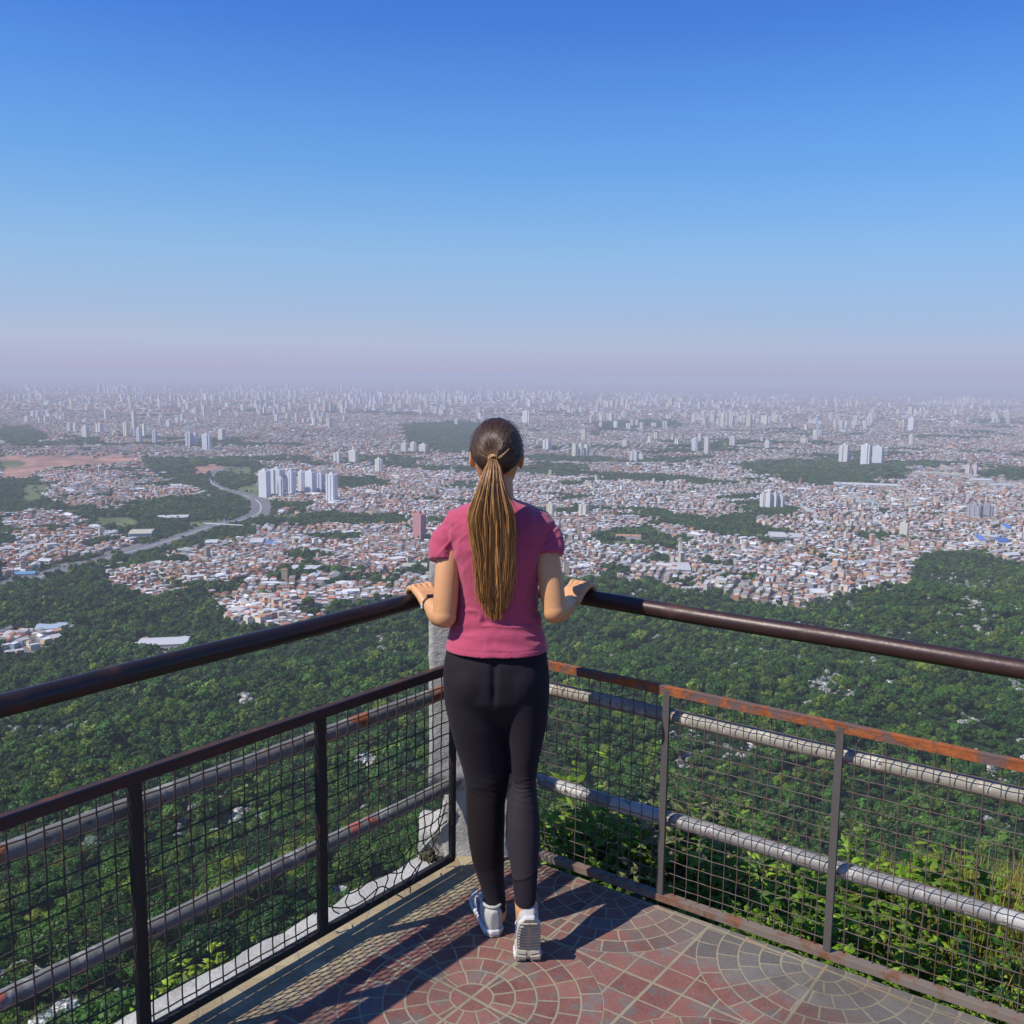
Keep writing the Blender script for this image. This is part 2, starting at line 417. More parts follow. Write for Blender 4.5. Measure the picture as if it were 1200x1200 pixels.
# land use, drawn once over the plain: 0 town 1 wood 2 red earth 3 meadow
URB = [[(127,668),(187,653),(233,641),(300,630),(367,620),(400,617),(470,616),(500,640),(500,668),(460,672),(400,683),(345,690),(300,702),(285,738),(262,720),(240,690),(187,702),(130,692)],
       [(0,738),(60,738),(75,752),(40,765),(0,770)], [(290,708),(345,690),(430,682),(500,672),(500,700),(450,706),(400,705),(380,722),(330,735),(290,744)],
       [(0,607),(60,600),(95,607),(120,622),(172,640),(172,652),(130,650),(60,672),(0,682)],
       [(50,577),(87,557),(160,547),(213,567),(253,583),(200,584),(133,597),(60,590)],
       [(640,640),(730,648),(800,640),(1075,640),(1070,684),(1000,690),(930,708),(870,704),(800,690),(760,680),(735,665),(700,680),(640,678)],
       [(155,755),(222,752),(222,766),(155,768)],[(1030,600),(1200,600),(1200,655),(1140,645),(1060,655),(1030,640)]]
GRN = [[(165,537),(300,537),(305,572),(262,574),(215,566),(165,546)], [(90,592),(200,586),(290,598),(280,612),(250,616),(230,628),(180,640),(125,622),(95,607)],
       [(860,545),(900,540),(980,538),(1060,546),(1062,562),(1000,566),(930,560),(880,556)],
       [(470,497),(560,494),(600,505),(560,530),(480,527)], [(700,494),(790,492),(800,500),(700,503)],
       [(0,500),(35,500),(60,515),(30,522),(0,520)], [(690,626),(760,618),(800,632),(790,642),(700,640)], [(700,668),(715,652),(760,648),(765,662),(735,668),(705,684)],
       [(0,560),(50,560),(48,590),(90,600),(60,600),(0,606)], [(390,560),(440,560),(460,570),(400,575)],[(380,636),(460,640),(480,655),(440,672),(400,668),(385,650)],
       [(300,585),(370,590),(360,602),(310,596)],[(300,606),(400,602),(480,606),(480,616),(300,618)],[(830,620),(900,622),(890,632),(835,630)],
       [(1000,625),(1060,622),(1065,636),(1010,636)],[(1075,636),(1125,630),(1160,645),(1140,680),(1075,685)],[(1070,600),(1090,598),(1128,602),(1128,612),(1075,612)]]
RED = [[(0,536),(30,533),(150,534),(162,541),(110,547),(60,549),(30,560),(0,560)], [(228,546),(262,545),(268,555),(232,556)]]
MEA = [[(110,606),(150,604),(168,614),(150,620),(112,616)], [(30,570),(60,565),(50,590),(20,590)], [(268,572),(300,566),(330,580),(300,585)], [(318,604),(345,602),(350,610),(322,610)],
       [(0,541),(28,539),(30,547),(0,548)], [(706,632),(760,630),(762,636),(708,637)], [(215,612),(262,610),(262,618),(225,622)],[(262,546),(295,546),(295,556),(266,556)],
       [(45,598),(95,596),(100,601),(50,602)]]
TOP = [(-400,705),(0,693),(127,690),(187,702),(240,692),(285,742),(330,738),(380,725),(400,708),(500,700),(640,680),(700,682),(760,682),(800,692),(870,706),(930,710),(1000,692),(1070,686),(1075,650),(1130,648),(1200,662),(1700,670)]
def pip(px, py, poly):
    ins = np.zeros(px.shape, bool); n = len(poly)
    for i in range(n):
        x1, y1 = poly[i]; x2, y2 = poly[(i+1) % n]
        if y1 == y2: continue
        c = ((y1 > py) != (y2 > py)) & (px < (x2-x1)*(py-y1)/(y2-y1)+x1); ins ^= c
    return ins
def landuse(X, Y):
    Z = zt(X, Y); px, py, d = project(X, Y, Z)
    jx = vnoise(X, Y, 60, 11)*5+vnoise(X, Y, 22, 13)*3; jy = vnoise(X, Y, 60, 12)*2.4+vnoise(X, Y, 22, 14)*1.6
    px2, py2 = px+jx, py+jy
    r = np.hypot(X, Y)
    n = vnoise(X, Y, 420, 5)*.6+vnoise(X, Y, 160, 6)*.5+vnoise(X, Y, 1500, 7)*.45+vnoise(X, Y, 60, 16)*.3
    thr = np.interp(r, [1500, 3000, 6000, 12000], [.42, .34, .42, .58])
    c = np.where(n > thr, 1, 0)
    ty = np.interp(px2, [p[0] for p in TOP], [p[1] for p in TOP])
    c = np.where((py2 > ty), 1, c)
    left = (py2 < ty) & (px2 < 300) & (py2 > 565); c = np.where(left, 1, c)
    inv = (d > 0) & (px > -60) & (px < 1260)
    for q in GRN: c = np.where(pip(px2, py2, q), 1, c)
    gg = vnoise(X, Y, 110, 18)*.7+vnoise(X, Y, 45, 19)*.5
    for q in URB: c = np.where(pip(px2, py2, q), np.where(gg > np.where(px < 520, .30, .58), 1, 0), c)
    for q in RED: c = np.where(pip(px2, py2, q), 2, c)
    for q in MEA: c = np.where(pip(px2, py2, q), 3, c)
    c = np.where((r < 1200) & ~inv, 1, c)
    return c
# highway centre line
HW = [(-160,722),(-60,703),(0,688),(50,676),(133,653),(200,634),(247,618),(283,610),(304,601),(303,589),(285,581),(262,574),(248,566),(250,556),(262,549)]
HWP = np.array([GT(*p) for p in HW])
def catmull(P, n=12):
    P = np.asarray(P); out = []
    for i in range(len(P)-1):
        p0 = P[max(i-1, 0)]; p1 = P[i]; p2 = P[i+1]; p3 = P[min(i+2, len(P)-1)]
        for t in np.linspace(0, 1, n, endpoint=False):
            out.append(.5*((2*p1)+(-p0+p2)*t+(2*p0-5*p1+4*p2-p3)*t*t+(-p0+3*p1-3*p2+p3)*t**3))
    out.append(P[-1]); return np.array(out)
HC = catmull(HWP); HWW = np.interp(np.arange(len(HC)), [0, 7*12, 8.5*12, 10*12, len(HC)], [27, 25, 34, 26, 16])
def near_road(X, Y, extra=6):
    m_ = np.zeros(X.shape, bool)
    for i in range(0, len(HC), 2): m_ |= np.hypot(X-HC[i, 0], Y-HC[i, 1]) < HWW[min(i, len(HWW)-1)]+extra
    return m_

# ------------------------------------------------------------------ terrain sheet
def terrain():
    rad = np.concatenate([[0], np.geomspace(1.9, 1000, 110), np.geomspace(1010, 12000, 330), np.geomspace(12400, 44000, 30)])
    az = np.concatenate([np.linspace(-34, 34, 341), np.linspace(34, 326, 90)[1:-1]]); az = np.radians(az)
    RR, AA = np.meshgrid(rad, az, indexing='ij'); X = RR*np.sin(AA); Y = RR*np.cos(AA)
    Z = zt(X, Y)
    na = len(az); nr = len(rad)
    i, j = np.meshgrid(np.arange(nr-1), np.arange(na), indexing='ij'); j2 = (j+1) % na
    Fc = np.stack([i*na+j, i*na+j2, (i+1)*na+j2, (i+1)*na+j], -1).reshape(-1, 4)[na:]
    c0 = np.stack([0*np.arange(na), 0*np.arange(na), 0*np.arange(na)], -1)
    k = landuse(X.ravel(), Y.ravel())
    pal = np.array([(.20, .175, .155), (.022, .04, .014), (.40, .22, .155), (.12, .15, .055)])
    c = pal[k]; v = (1+.35*vnoise(X.ravel(), Y.ravel(), 30, 8)+.2*vnoise(X.ravel(), Y.ravel(), 120, 9))[:, None]
    red = (k == 2); c[red] *= (1+.35*vnoise(X.ravel(), Y.ravel(), 70, 21)[red])[:, None]
    me = mesh_np('ground', np.stack([X.ravel(), Y.ravel(), Z.ravel()], -1), Fc, np.clip(c*v, .01, .6), True)
    tag(ob('ground', me, M['terrain']), kind='structure')
terrain()

def strip(C, w, name, mat, dz, off=0):
    T = np.gradient(C[:, :2], axis=0); T /= np.linalg.norm(T, axis=1)[:, None]; N = np.stack([-T[:, 1], T[:, 0]], -1)
    w = np.broadcast_to(w, (len(C),))
    A = C[:, :2]+N*(off+w)[:, None]; B = C[:, :2]+N*(off-w)[:, None]
    z = np.maximum(np.maximum(zt(A[:, 0], A[:, 1]), zt(B[:, 0], B[:, 1])), C[:, 2])+dz
    V = np.concatenate([np.c_[A, z], np.c_[B, z], np.c_[A, z-12], np.c_[B, z-12]]); n = len(C); i = np.arange(n-1)
    Fc = np.concatenate([np.stack([i+n, i+n+1, i+1, i], -1), np.stack([i, i+1, i+2*n+1, i+2*n], -1), np.stack([i+n+1, i+n, i+3*n, i+3*n+1], -1)])
    return mesh_np(name, V, Fc)
tag(ob('road', strip(HC, HWW[:len(HC)], 'road', M['asphalt'], 1.6), M['asphalt']), kind='structure')
mm = MB()
V0 = strip(HC, 1.0, 'x', None, 1.9); tag(ob('road_median', V0, M['leaf_d'] if False else M['line']), kind='structure')

# ------------------------------------------------------------------ trees
def crown_mesh(name, rad, hgt, nclump, nleaf, ls, mat, seed, core=True, flat=.8, lift=0.5):
    g = np.random.default_rng(seed); V = []; C = []; k = 0
    cl = []
    for i in range(nclump):
        d = g.normal(size=3); d /= np.linalg.norm(d); d[2] = abs(d[2])*.9-.25
        q = g.uniform(.35, .80)
        cl.append((d*np.array([rad, rad, hgt*.5])*q+[0, 0, hgt*lift], rad*g.uniform(.26, .46), g.uniform(.62, 1.35)))
    per = nleaf//nclump
    for c, r, b in cl:
        n = g.normal(size=(per, 3)); n /= np.linalg.norm(n, axis=1)[:, None]; n[:, 2] = np.where(n[:, 2] < -.3, -n[:, 2], n[:, 2])
        p = c+n*r*g.uniform(.72, 1.08, (per, 1))*[1, 1, flat]
        nn = n*.8+g.normal(size=(per, 3))*.45; nn /= np.linalg.norm(nn, axis=1)[:, None]
        a = np.cross(nn, g.normal(size=(per, 3))); a /= np.linalg.norm(a, axis=1)[:, None]; bb = np.cross(nn, a)
        s = ls*g.uniform(.6, 1.3, (per, 1))
        V.append(np.stack([p-a*s*.5, p+bb*s*.55+nn*s*.12, p+a*s*.65, p-bb*s*.5-nn*s*.1], 1))
        C.append(np.repeat((b*g.uniform(.72, 1.3, (per, 1))*np.array([[1, 1, 1]]))[:, None, :], 4, 1)*(1+g.uniform(-.1, .15)*np.array([1, 0, -.5])))
    V = np.concatenate(V).reshape(-1, 3); C = np.concatenate(C).reshape(-1, 3)
    Fc = np.arange(len(V)).reshape(-1, 4); fl = [Fc]
    if core:
        for c, r, b in cl:
            bm = bmesh.new(); bmesh.ops.create_icosphere(bm, subdivisions=2, radius=1)
            v = np.array([q.co[:] for q in bm.verts]); f = np.array([[w.index for w in q.verts] for q in bm.faces])
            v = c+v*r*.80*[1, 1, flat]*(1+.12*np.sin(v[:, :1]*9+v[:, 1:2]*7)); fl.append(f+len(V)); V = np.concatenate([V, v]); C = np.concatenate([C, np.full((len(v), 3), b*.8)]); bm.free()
    me = mesh_np(name, V, fl, np.clip(C, 0, 2)); me.materials.append(mat); return me
def trunk_mesh(name, h, r, seed):
    g = np.random.default_rng(seed); m_ = MB()
    P = [np.array([0, 0, -1.5]), np.array([0, 0, h*.3]), np.array([g.uniform(-.3, .3), g.uniform(-.3, .3), h*.6])]
    m_.tube(P, [r*1.3, r, r*.7], 7)
    for i in range(5):
        a = g.uniform(0, 6.28); q = P[2]+np.array([math.cos(a), math.sin(a), 1.1])*h*.28
        m_.tube([P[1]*.4+P[2]*.6, (P[2]+q)/2+[0, 0, -.2], q], [r*.55, r*.4, r*.2], 5)
    me = m_.mesh(name, True); me.materials.append(M['bark']); return me
NEAR = [crown_mesh('crown', g_r, g_h, nc, 2600, .42, M[mt], 100+i, mt != 'leaf_w', .85, .62) for i, (g_r, g_h, nc, mt) in enumerate(
    [(4.2, 7, 16, 'leaf'), (3.6, 8, 14, 'leaf_d'), (4.8, 6.5, 20, 'leaf'), (3.3, 6, 12, 'leaf_d'), (4.4, 7.5, 18, 'leaf'), (3.3, 5, 13, 'leaf_w')])]
TRK = [trunk_mesh('trunk', 6.5, .22, 50+i) for i in range(3)]
FAR = [crown_mesh('crown_far', g_r, g_h, nc, nl, .85, M[mt], 200+i, mt != 'leaf_w', .85, .5) for i, (g_r, g_h, nc, nl, mt) in enumerate(
    [(4.6, 8, 10, 420, 'leaf'), (4.0, 9, 9, 420, 'leaf_d'), (5.2, 7.5, 12, 480, 'leaf'), (3.6, 7, 8, 360, 'leaf_d'), (4.9, 8.5, 11, 420, 'leaf'), (3.4, 4.4, 9, 420, 'leaf_w')])]

def scatter(r0, r1, sp, azmax=33):
    n = int(2*r1/sp)+1
    xs = np.arange(-r1*math.sin(R(azmax)), r1*math.sin(R(azmax)), sp); ys = np.arange(0, r1, sp)
    X, Y = np.meshgrid(xs, ys); X = X.ravel()+rng.uniform(-.48, .48, X.size)*sp; Y = Y.ravel()+rng.uniform(-.48, .48, Y.size)*sp
    r = np.hypot(X, Y); k = (r > r0) & (r < r1) & (np.abs(np.degrees(np.arctan2(X, Y))) < azmax)
    return X[k], Y[k]
def cull(X, Y, z, mar=60):
    px, py, d = project(X, Y, z); return (px > -mar) & (px < 1200+mar) & (py < 1320)
X1, Y1 = scatter(120, 520, 6.6); X2, Y2 = scatter(520, 1950, 8.2)
TX = np.concatenate([X1, X2]); TY = np.concatenate([Y1, Y2])
lu = landuse(TX, TY); k = (lu == 1) & ~near_road(TX, TY, -3) & cull(TX, TY, zt(TX, TY)); TX, TY = TX[k], TY[k]
TZ = zt(TX, TY); tr = np.hypot(TX, TY)
tpx, tpy, _ = project(TX, TY, TZ)
wn = vnoise(TX, TY, 70, 31)*.8+.6*vnoise(TX, TY, 25, 32)+rng.uniform(-.6, .6, len(TX))
white = wn > np.interp(tpx, [0, 500, 700, 900, 1200], [1.06, 1.15, 1.0, .72, .60])
order = np.argsort(tr); inview = (tpx > 0) & (tpx < 1200) & (tpy < 1225)
near_ids = [i for i in order if inview[i]][:300]; isnear = np.zeros(len(TX), bool); isnear[near_ids] = True
rest = ~isnear

def forest_gn(name, P, idx, scl, srcs, label):
    me = bpy.data.meshes.new(name); me.vertices.add(len(P)); me.vertices.foreach_set('co', np.asarray(P, np.float32).ravel())
    a = me.attributes.new('idx', 'INT', 'POINT'); a.data.foreach_set('value', idx.astype(np.int32))
    a = me.attributes.new('scl', 'FLOAT_VECTOR', 'POINT'); a.data.foreach_set('vector', scl.astype(np.float32).ravel())
    a = me.attributes.new('rot', 'FLOAT_VECTOR', 'POINT')
    rt = np.zeros((len(P), 3), np.float32); rt[:, 2] = rng.uniform(0, 6.28, len(P)); rt[:, :2] = rng.uniform(-.12, .12, (len(P), 2)); a.data.foreach_set('vector', rt.ravel())
    o = ob(name, me); ng = bpy.data.node_groups.new(name, 'GeometryNodeTree')
    ng.interface.new_socket('Geometry', in_out='INPUT', socket_type='NodeSocketGeometry'); ng.interface.new_socket('Geometry', in_out='OUTPUT', socket_type='NodeSocketGeometry')
    gi = ng.nodes.new('NodeGroupInput'); go = ng.nodes.new('NodeGroupOutput'); L = ng.links
    iop = ng.nodes.new('GeometryNodeInstanceOnPoints'); gti = ng.nodes.new('GeometryNodeGeometryToInstance')
    for s_ in reversed(srcs):
        oi = ng.nodes.new('GeometryNodeObjectInfo'); so = bpy.data.objects.new('crown_source', s_); oi.inputs['Object'].default_value = so
        L.new(oi.outputs['Geometry'], gti.inputs[0])
    def at(n, t):
        q = ng.nodes.new('GeometryNodeInputNamedAttribute'); q.data_type = t; q.inputs[0].default_value = n; return q.outputs[0]
    L.new(gi.outputs[0], iop.inputs['Points']); L.new(gti.outputs[0], iop.inputs['Instance']); iop.inputs['Pick Instance'].default_value = True
    L.new(at('idx', 'INT'), iop.inputs['Instance Index'])
    e2r = ng.nodes.new('FunctionNodeEulerToRotation'); L.new(at('rot', 'FLOAT_VECTOR'), e2r.inputs[0]); L.new(e2r.outputs[0], iop.inputs['Rotation'])
    L.new(at('scl', 'FLOAT_VECTOR'), iop.inputs['Scale']); L.new(iop.outputs[0], go.inputs[0])
    md = o.modifiers.new('forest', 'NODES'); md.node_group = ng
    return tag(o, label[0], label[1], kind='stuff')
def mkforest(name, k, label, near=False):
    n = k.sum(); P = np.stack([TX[k], TY[k], TZ[k]-1.2], -1)
    idx = rng.integers(0, 5, n); idx = np.where(white[k], 5, idx)
    s = (.62+rng.gamma(1.6, .30, n).clip(0, 1.6))*(1+.25*vnoise(TX[k], TY[k], 90, 40)); scl = np.stack([s, s, s*rng.uniform(.8, 1.25, n)], -1)
    return forest_gn(name, P, idx, scl, NEAR if near else FAR, label)
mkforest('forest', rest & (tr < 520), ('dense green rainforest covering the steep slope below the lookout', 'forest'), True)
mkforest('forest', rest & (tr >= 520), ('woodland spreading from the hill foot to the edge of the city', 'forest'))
# trees in town and woods far off
X3, Y3 = scatter(1500, 3600, 9); l3 = landuse(X3, Y3)
k3 = ((l3 == 1) | ((l3 == 0) & (rng.random(len(X3)) < .09+1.0*np.clip(vnoise(X3, Y3, 70, 44)*.6+vnoise(X3, Y3, 170, 45)*.7-.28, 0, 1))) | ((l3 == 3) & (rng.random(len(X3)) < .04))) & (np.hypot(X3, Y3) > 1950) | ((np.hypot(X3, Y3) <= 1950) & (l3 == 0) & (rng.random(len(X3)) < .09+1.0*np.clip(vnoise(X3, Y3, 70, 44)*.6+vnoise(X3, Y3, 170, 45)*.7-.28, 0, 1)))
k3 &= ~near_road(X3, Y3, -3)
X3, Y3, l3 = X3[k3], Y3[k3], l3[k3]; s3 = np.where(l3 == 0, rng.uniform(.6, 1.25, len(X3)), rng.uniform(.8, 1.5, len(X3)))
X4, Y4 = scatter(3600, 9500, 24); l4 = landuse(X4, Y4); k4 = (l4 == 1) | ((l4 == 0) & (rng.random(len(X4)) < .06+.6*np.clip(vnoise(X4, Y4, 260, 46)-.25, 0, 1))); X4, Y4, l4 = X4[k4], Y4[k4], l4[k4]
s4 = np.where(l4 == 0, rng.uniform(.9, 1.8, len(X4)), rng.uniform(2.4, 3.4, len(X4)))
XX = np.concatenate([X3, X4]); YY = np.concatenate([Y3, Y4]); ss = np.concatenate([s3, s4])
kc = cull(XX, YY, zt(XX, YY)); XX, YY, ss = XX[kc], YY[kc], ss[kc]
nt_ = len(XX); forest_gn('town_trees', np.stack([XX, YY, zt(XX, YY)-.8], -1), rng.integers(0, 5, nt_), np.stack([ss, ss, np.minimum(ss, 1.5)], -1), FAR, ('dark green trees scattered among the houses and parks of the city', 'trees'))

names = ['broad round green', 'tall narrow dark green', 'wide spreading green', 'small dark rounded', 'full leafy green', 'silvery white leaved']
SIDE = [(0, 170, 'at the left edge'), (170, 380, 'behind the second left mesh panel'), (380, 560, 'behind the torn mesh panel'), (560, 790, 'right of the woman'), (790, 990, 'between the thin right posts'), (990, 1300, 'behind the rightmost mesh')]
def sidex(px): return next((s for a, b, s in SIDE if px < b), SIDE[-1][2])
for i in near_ids:
    v = 5 if white[i] else int(rng.integers(0, 5)); s = rng.uniform(.55, 1.1)
    t = empty('silver_leaved_tree' if v == 5 else 'forest_tree', (TX[i], TY[i], TZ[i]-.8), rng.uniform(0, 6.28)); t.scale = (s, s, s*rng.uniform(.85, 1.2))
    ob('trunk', TRK[i % 3], None, t); ob('crown', NEAR[v], None, t)
    row = 'low on' if tpy[i] > 1010 else 'higher up'
    tag(t, names[v]+' tree '+('low down ' if tpy[i] > 1010 else 'higher in view ')+sidex(tpx[i]), 'tree', 'trees on the slope below the lookout')

# ------------------------------------------------------------------ houses
WALLS = np.array([(.62, .58, .52), (.70, .68, .64), (.50, .42, .34), (.60, .48, .36), (.44, .26, .18), (.55, .52, .50), (.38, .36, .34), (.66, .60, .44), (.30, .42, .55), (.62, .36, .30), (.72, .72, .72), (.50, .32, .22), (.76, .74, .68), (.66, .55, .50)])
WALLS = WALLS*np.array([1.08, 1.0, .86])
ROOFS = np.array([(.42, .17, .10), (.50, .22, .13), (.34, .16, .11), (.46, .44, .42), (.60, .60, .60), (.30, .29, .29), (.52, .28, .18), (.70, .70, .70), (.38, .24, .18)])
WN = ['cream', 'off white', 'beige', 'tan', 'brick red', 'pale grey', 'grey', 'pale yellow', 'light blue', 'salmon', 'white', 'brown', 'ivory', 'pinkish']
RN = ['terracotta', 'orange tiled', 'dark red', 'grey', 'light grey', 'dark grey', 'rust coloured', 'white', 'brown']
def house_arrays(X, Y, Z, sx, sy, h, rot, wc, rc, kind):
    n = len(X); V = np.zeros((n, 18, 3), np.float32); C = np.zeros((n, 18, 3), np.float32)
    bx = np.array([-1, 1, 1, -1])*.5; by = np.array([-1, -1, 1, 1])*.5
    ov = 1.06
    def put(i, x, y, z, c): V[:, i, 0] = x; V[:, i, 1] = y; V[:, i, 2] = z; C[:, i] = c
    for i in range(4):
        put(i, bx[i]*sx, by[i]*sy, -6, wc); put(4+i, bx[i]*sx, by[i]*sy, h, wc)
        put(8+i, bx[i]*sx*ov, by[i]*sy*ov, h+.02, rc); put(12+i, bx[i]*sx*ov, by[i]*sy*ov, h+.25, rc)
    rh = np.where(kind == 0, .25, np.where(kind == 1, sy*.22, sy*.18)); inset = np.where(kind == 2, .3, .5)
    rx = np.where(kind == 2, sx*.25, sx*.53)
    put(16, -rx, 0*sy, h+.25+rh, rc); put(17, rx, 0*sy, h+.25+rh, rc)
    c, s = np.cos(rot)[:, None], np.sin(rot)[:, None]
    x = V[:, :, 0]*c-V[:, :, 1]*s+X[:, None]; y = V[:, :, 0]*s+V[:, :, 1]*c+Y[:, None]
    V[:, :, 0] = x; V[:, :, 1] = y; V[:, :, 2] += Z[:, None]
    q = np.array([(0, 1, 5, 4), (1, 2, 6, 5), (2, 3, 7, 6), (3, 0, 4, 7), (8, 9, 13, 12), (9, 10, 14, 13), (10, 11, 15, 14), (11, 8, 12, 15), (8, 11, 10, 9), (12, 13, 17, 16), (14, 15, 16, 17)])
    t = np.array([(13, 14, 17), (15, 12, 16)])
    off = (np.arange(n)*18)[:, None, None]
    return V.reshape(-1, 3), [(q[None]+off).reshape(-1, 4), (t[None]+off).reshape(-1, 3)], C.reshape(-1, 3)
def lattice(r0, r1, su, sv, cell, street):
    """houses on street grids whose direction changes from district to district"""
    az = R(31); xs = np.arange(-r1*.54, r1*.54, cell); ys = np.arange(r0*.8, r1, cell); ox = []; oy = []; oa = []
    for cx in xs:
        for cy in ys:
            rc = math.hypot(cx+cell/2, cy+cell/2)
            if rc < r0-cell or rc > r1+cell: continue
            if abs(math.degrees(math.atan2(cx+cell/2, cy+cell/2))) > 31+math.degrees(cell/rc): continue
            th = rng.uniform(0, math.pi)*.5; n = int(cell*.75/su)
            u, v = np.meshgrid(np.arange(-n, n+1), np.arange(-int(n*su/sv)-1, int(n*su/sv)+2)); u = u.ravel(); v = v.ravel()
            k = (v % 3 != 0) & (u % street != 0); u = u[k]*su+rng.uniform(-.1, .1, k.sum())*su; v = v[k]; v = (v+np.where(v % 3 == 1, -.12, .12))*sv+rng.uniform(-.08, .08, len(v))*sv
            v = v+np.sin(u/cell*5)*cell*.05
            x = u*math.cos(th)-v*math.sin(th)+cx+cell/2; y = u*math.sin(th)+v*math.cos(th)+cy+cell/2
            k = (x >= cx) & (x < cx+cell) & (y >= cy) & (y < cy+cell); ox.append(x[k]); oy.append(y[k]); oa.append(np.full(k.sum(), th))
    X, Y, A = np.concatenate(ox), np.concatenate(oy), np.concatenate(oa)
    r = np.hypot(X, Y); k = (r >= r0) & (r < r1); X, Y, A = X[k], Y[k], A[k]
    k = (landuse(X, Y) == 0) & ~near_road(X, Y, 20) & cull(X, Y, zt(X, Y), 30); return X[k], Y[k], A[k]
def attrs(X, Y, r):
    n = len(X)
    p = vnoise(X, Y, 260, 15)
    wi = rng.integers(0, 14, n); wi = np.where((p > .2) & (rng.random(n) < .45), rng.choice([4, 11, 3, 9], n), wi)
    wi = np.where((p < -.1) & (rng.random(n) < .45), rng.choice([1, 10, 12, 0, 5], n), wi)
    px, py, _ = project(X, Y, zt(X, Y))
    redbias = np.where((px < 500), .62, .40)
    ri = np.where(rng.random(n) < redbias, rng.choice([0, 1, 2, 6, 8], n), rng.choice([3, 4, 5, 7, 3], n))
    kind = np.where(rng.random(n) < .35, 0, np.where(rng.random(n) < .6, 1, 2))
    ri = np.where(kind == 0, rng.choice([3, 4, 5, 7, 3, 4], n), ri)
    return wi, ri, kind
HX, HY, HA = lattice(1250, 3600, 9.4, 10.6, 150, 9)
hr = np.hypot(HX, HY); n = len(HX); wi, ri, kd = attrs(HX, HY, hr)
sx = rng.uniform(5.5, 11.0, n); sy = rng.uniform(5.5, 10.5, n); hh = rng.choice([3.2, 3.6, 5.8, 6.4, 6.2, 8.8], n)*rng.uniform(.9, 1.1, n)
big = rng.random(n) < .028; sx[big] *= rng.uniform(2, 3.5, big.sum()); sy[big] *= rng.uniform(1.5, 2.2, big.sum()); ri[big] = rng.choice([4, 7, 3], big.sum()); wi[big] = rng.choice([10, 12, 5], big.sum())
rot = HA+np.where(rng.random(n) < .4, math.pi/2, 0)+rng.normal(size=n)*.12
wc = WALLS[wi]*rng.uniform(.5, 1.12, (n, 1)); rc = ROOFS[ri]*rng.uniform(.55, 1.1, (n, 1))
mid = rng.random(n) < .012; hh[mid] *= rng.uniform(1.6, 3.2, mid.sum())
HZ = zt(HX, HY); hpx, hpy, _ = project(HX, HY, HZ)
# the 300 that show largest: nearest ones in view, not behind the woman
vis = (hpx > 4) & (hpx < 1196) & ~((hpx > 505) & (hpx < 655)); o_ = np.argsort(hr); ind = [i for i in o_ if vis[i]][:300]; isind = np.zeros(n, bool); isind[ind] = True
k = ~isind
V, Fc, C = house_arrays(HX[k], HY[k], HZ[k], sx[k], sy[k], hh[k], rot[k], wc[k], rc[k], kd[k])
tag(ob('houses', mesh_np('houses', V, Fc, np.clip(C, 0, .8)), M['house']), 'thousands of small houses packed across the plain beyond the forest', 'houses', kind='stuff')
cache = {}
def where(px, py):
    if py > 725: return 'in the left clearing' if px < 150 else 'above the left handrail'
    if px < 180: return 'far left of the motorway bend' if py < 690 else 'far left below the motorway'
    if px < 300: return 'just below the motorway'
    if px < 400: return 'below the white tower cluster'
    if px < 505: return 'left of the woman'
    if px < 760: return 'just right of the woman'
    if px < 900: return 'above the right handrail'
    if px < 1030: return 'at the town tip in the forest'
    return 'near the far right ridge'
for i in ind:
    key = (wi[i], ri[i], kd[i], int(hh[i] > 5))
    if key not in cache:
        z0 = np.zeros(1); hh_ = 6.2 if hh[i] > 5 else 3.5
        V, Fc, C = house_arrays(z0, z0, z0, np.array([9.]), np.array([8.5]), np.array([hh_]), z0, WALLS[wi[i]][None], ROOFS[ri[i]][None], np.array([kd[i]]))
        # windows and a door on the two long sides, set 5 cm proud
        V = list(map(tuple, V)); C = list(map(tuple, C)); q = list(map(tuple, Fc[0]))
        for sgn in (-1, 1):
            for fl in range(2 if hh_ > 5 else 1):
                for wx in (-2.9, 0, 2.9):
                    b = len(V); y = sgn*4.31; dz = fl*2.9; lo = 0.1 if (wx == 0 and fl == 0) else 1.0
                    V += [(wx-.6, y, lo+dz), (wx+.6, y, lo+dz), (wx+.6, y, 2.2+dz), (wx-.6, y, 2.2+dz)]; C += [(.05, .05, .06)]*4
                    q.append((b, b+1, b+2, b+3) if sgn < 0 else (b+3, b+2, b+1, b))
        me = mesh_np('house', np.array(V), [np.array(q), Fc[1]], np.array(C)); me.materials.append(M['house']); cache[key] = me
    o = ob('house', cache[key]); o.location = (HX[i], HY[i], HZ[i]); o.rotation_euler = (0, 0, rot[i]); o.scale = (sx[i]/9, sy[i]/8.5, 1)
    st = 'two storey' if hh[i] > 5 else 'single storey'; rt = ['flat', 'gabled', 'hipped'][kd[i]]
    tag(o, f"{st.split()[0]} floor {WN[wi[i]]} house, {RN[ri[i]]} {rt} roof, {where(hpx[i], hpy[i])}", 'house', 'houses at the edge of the city')
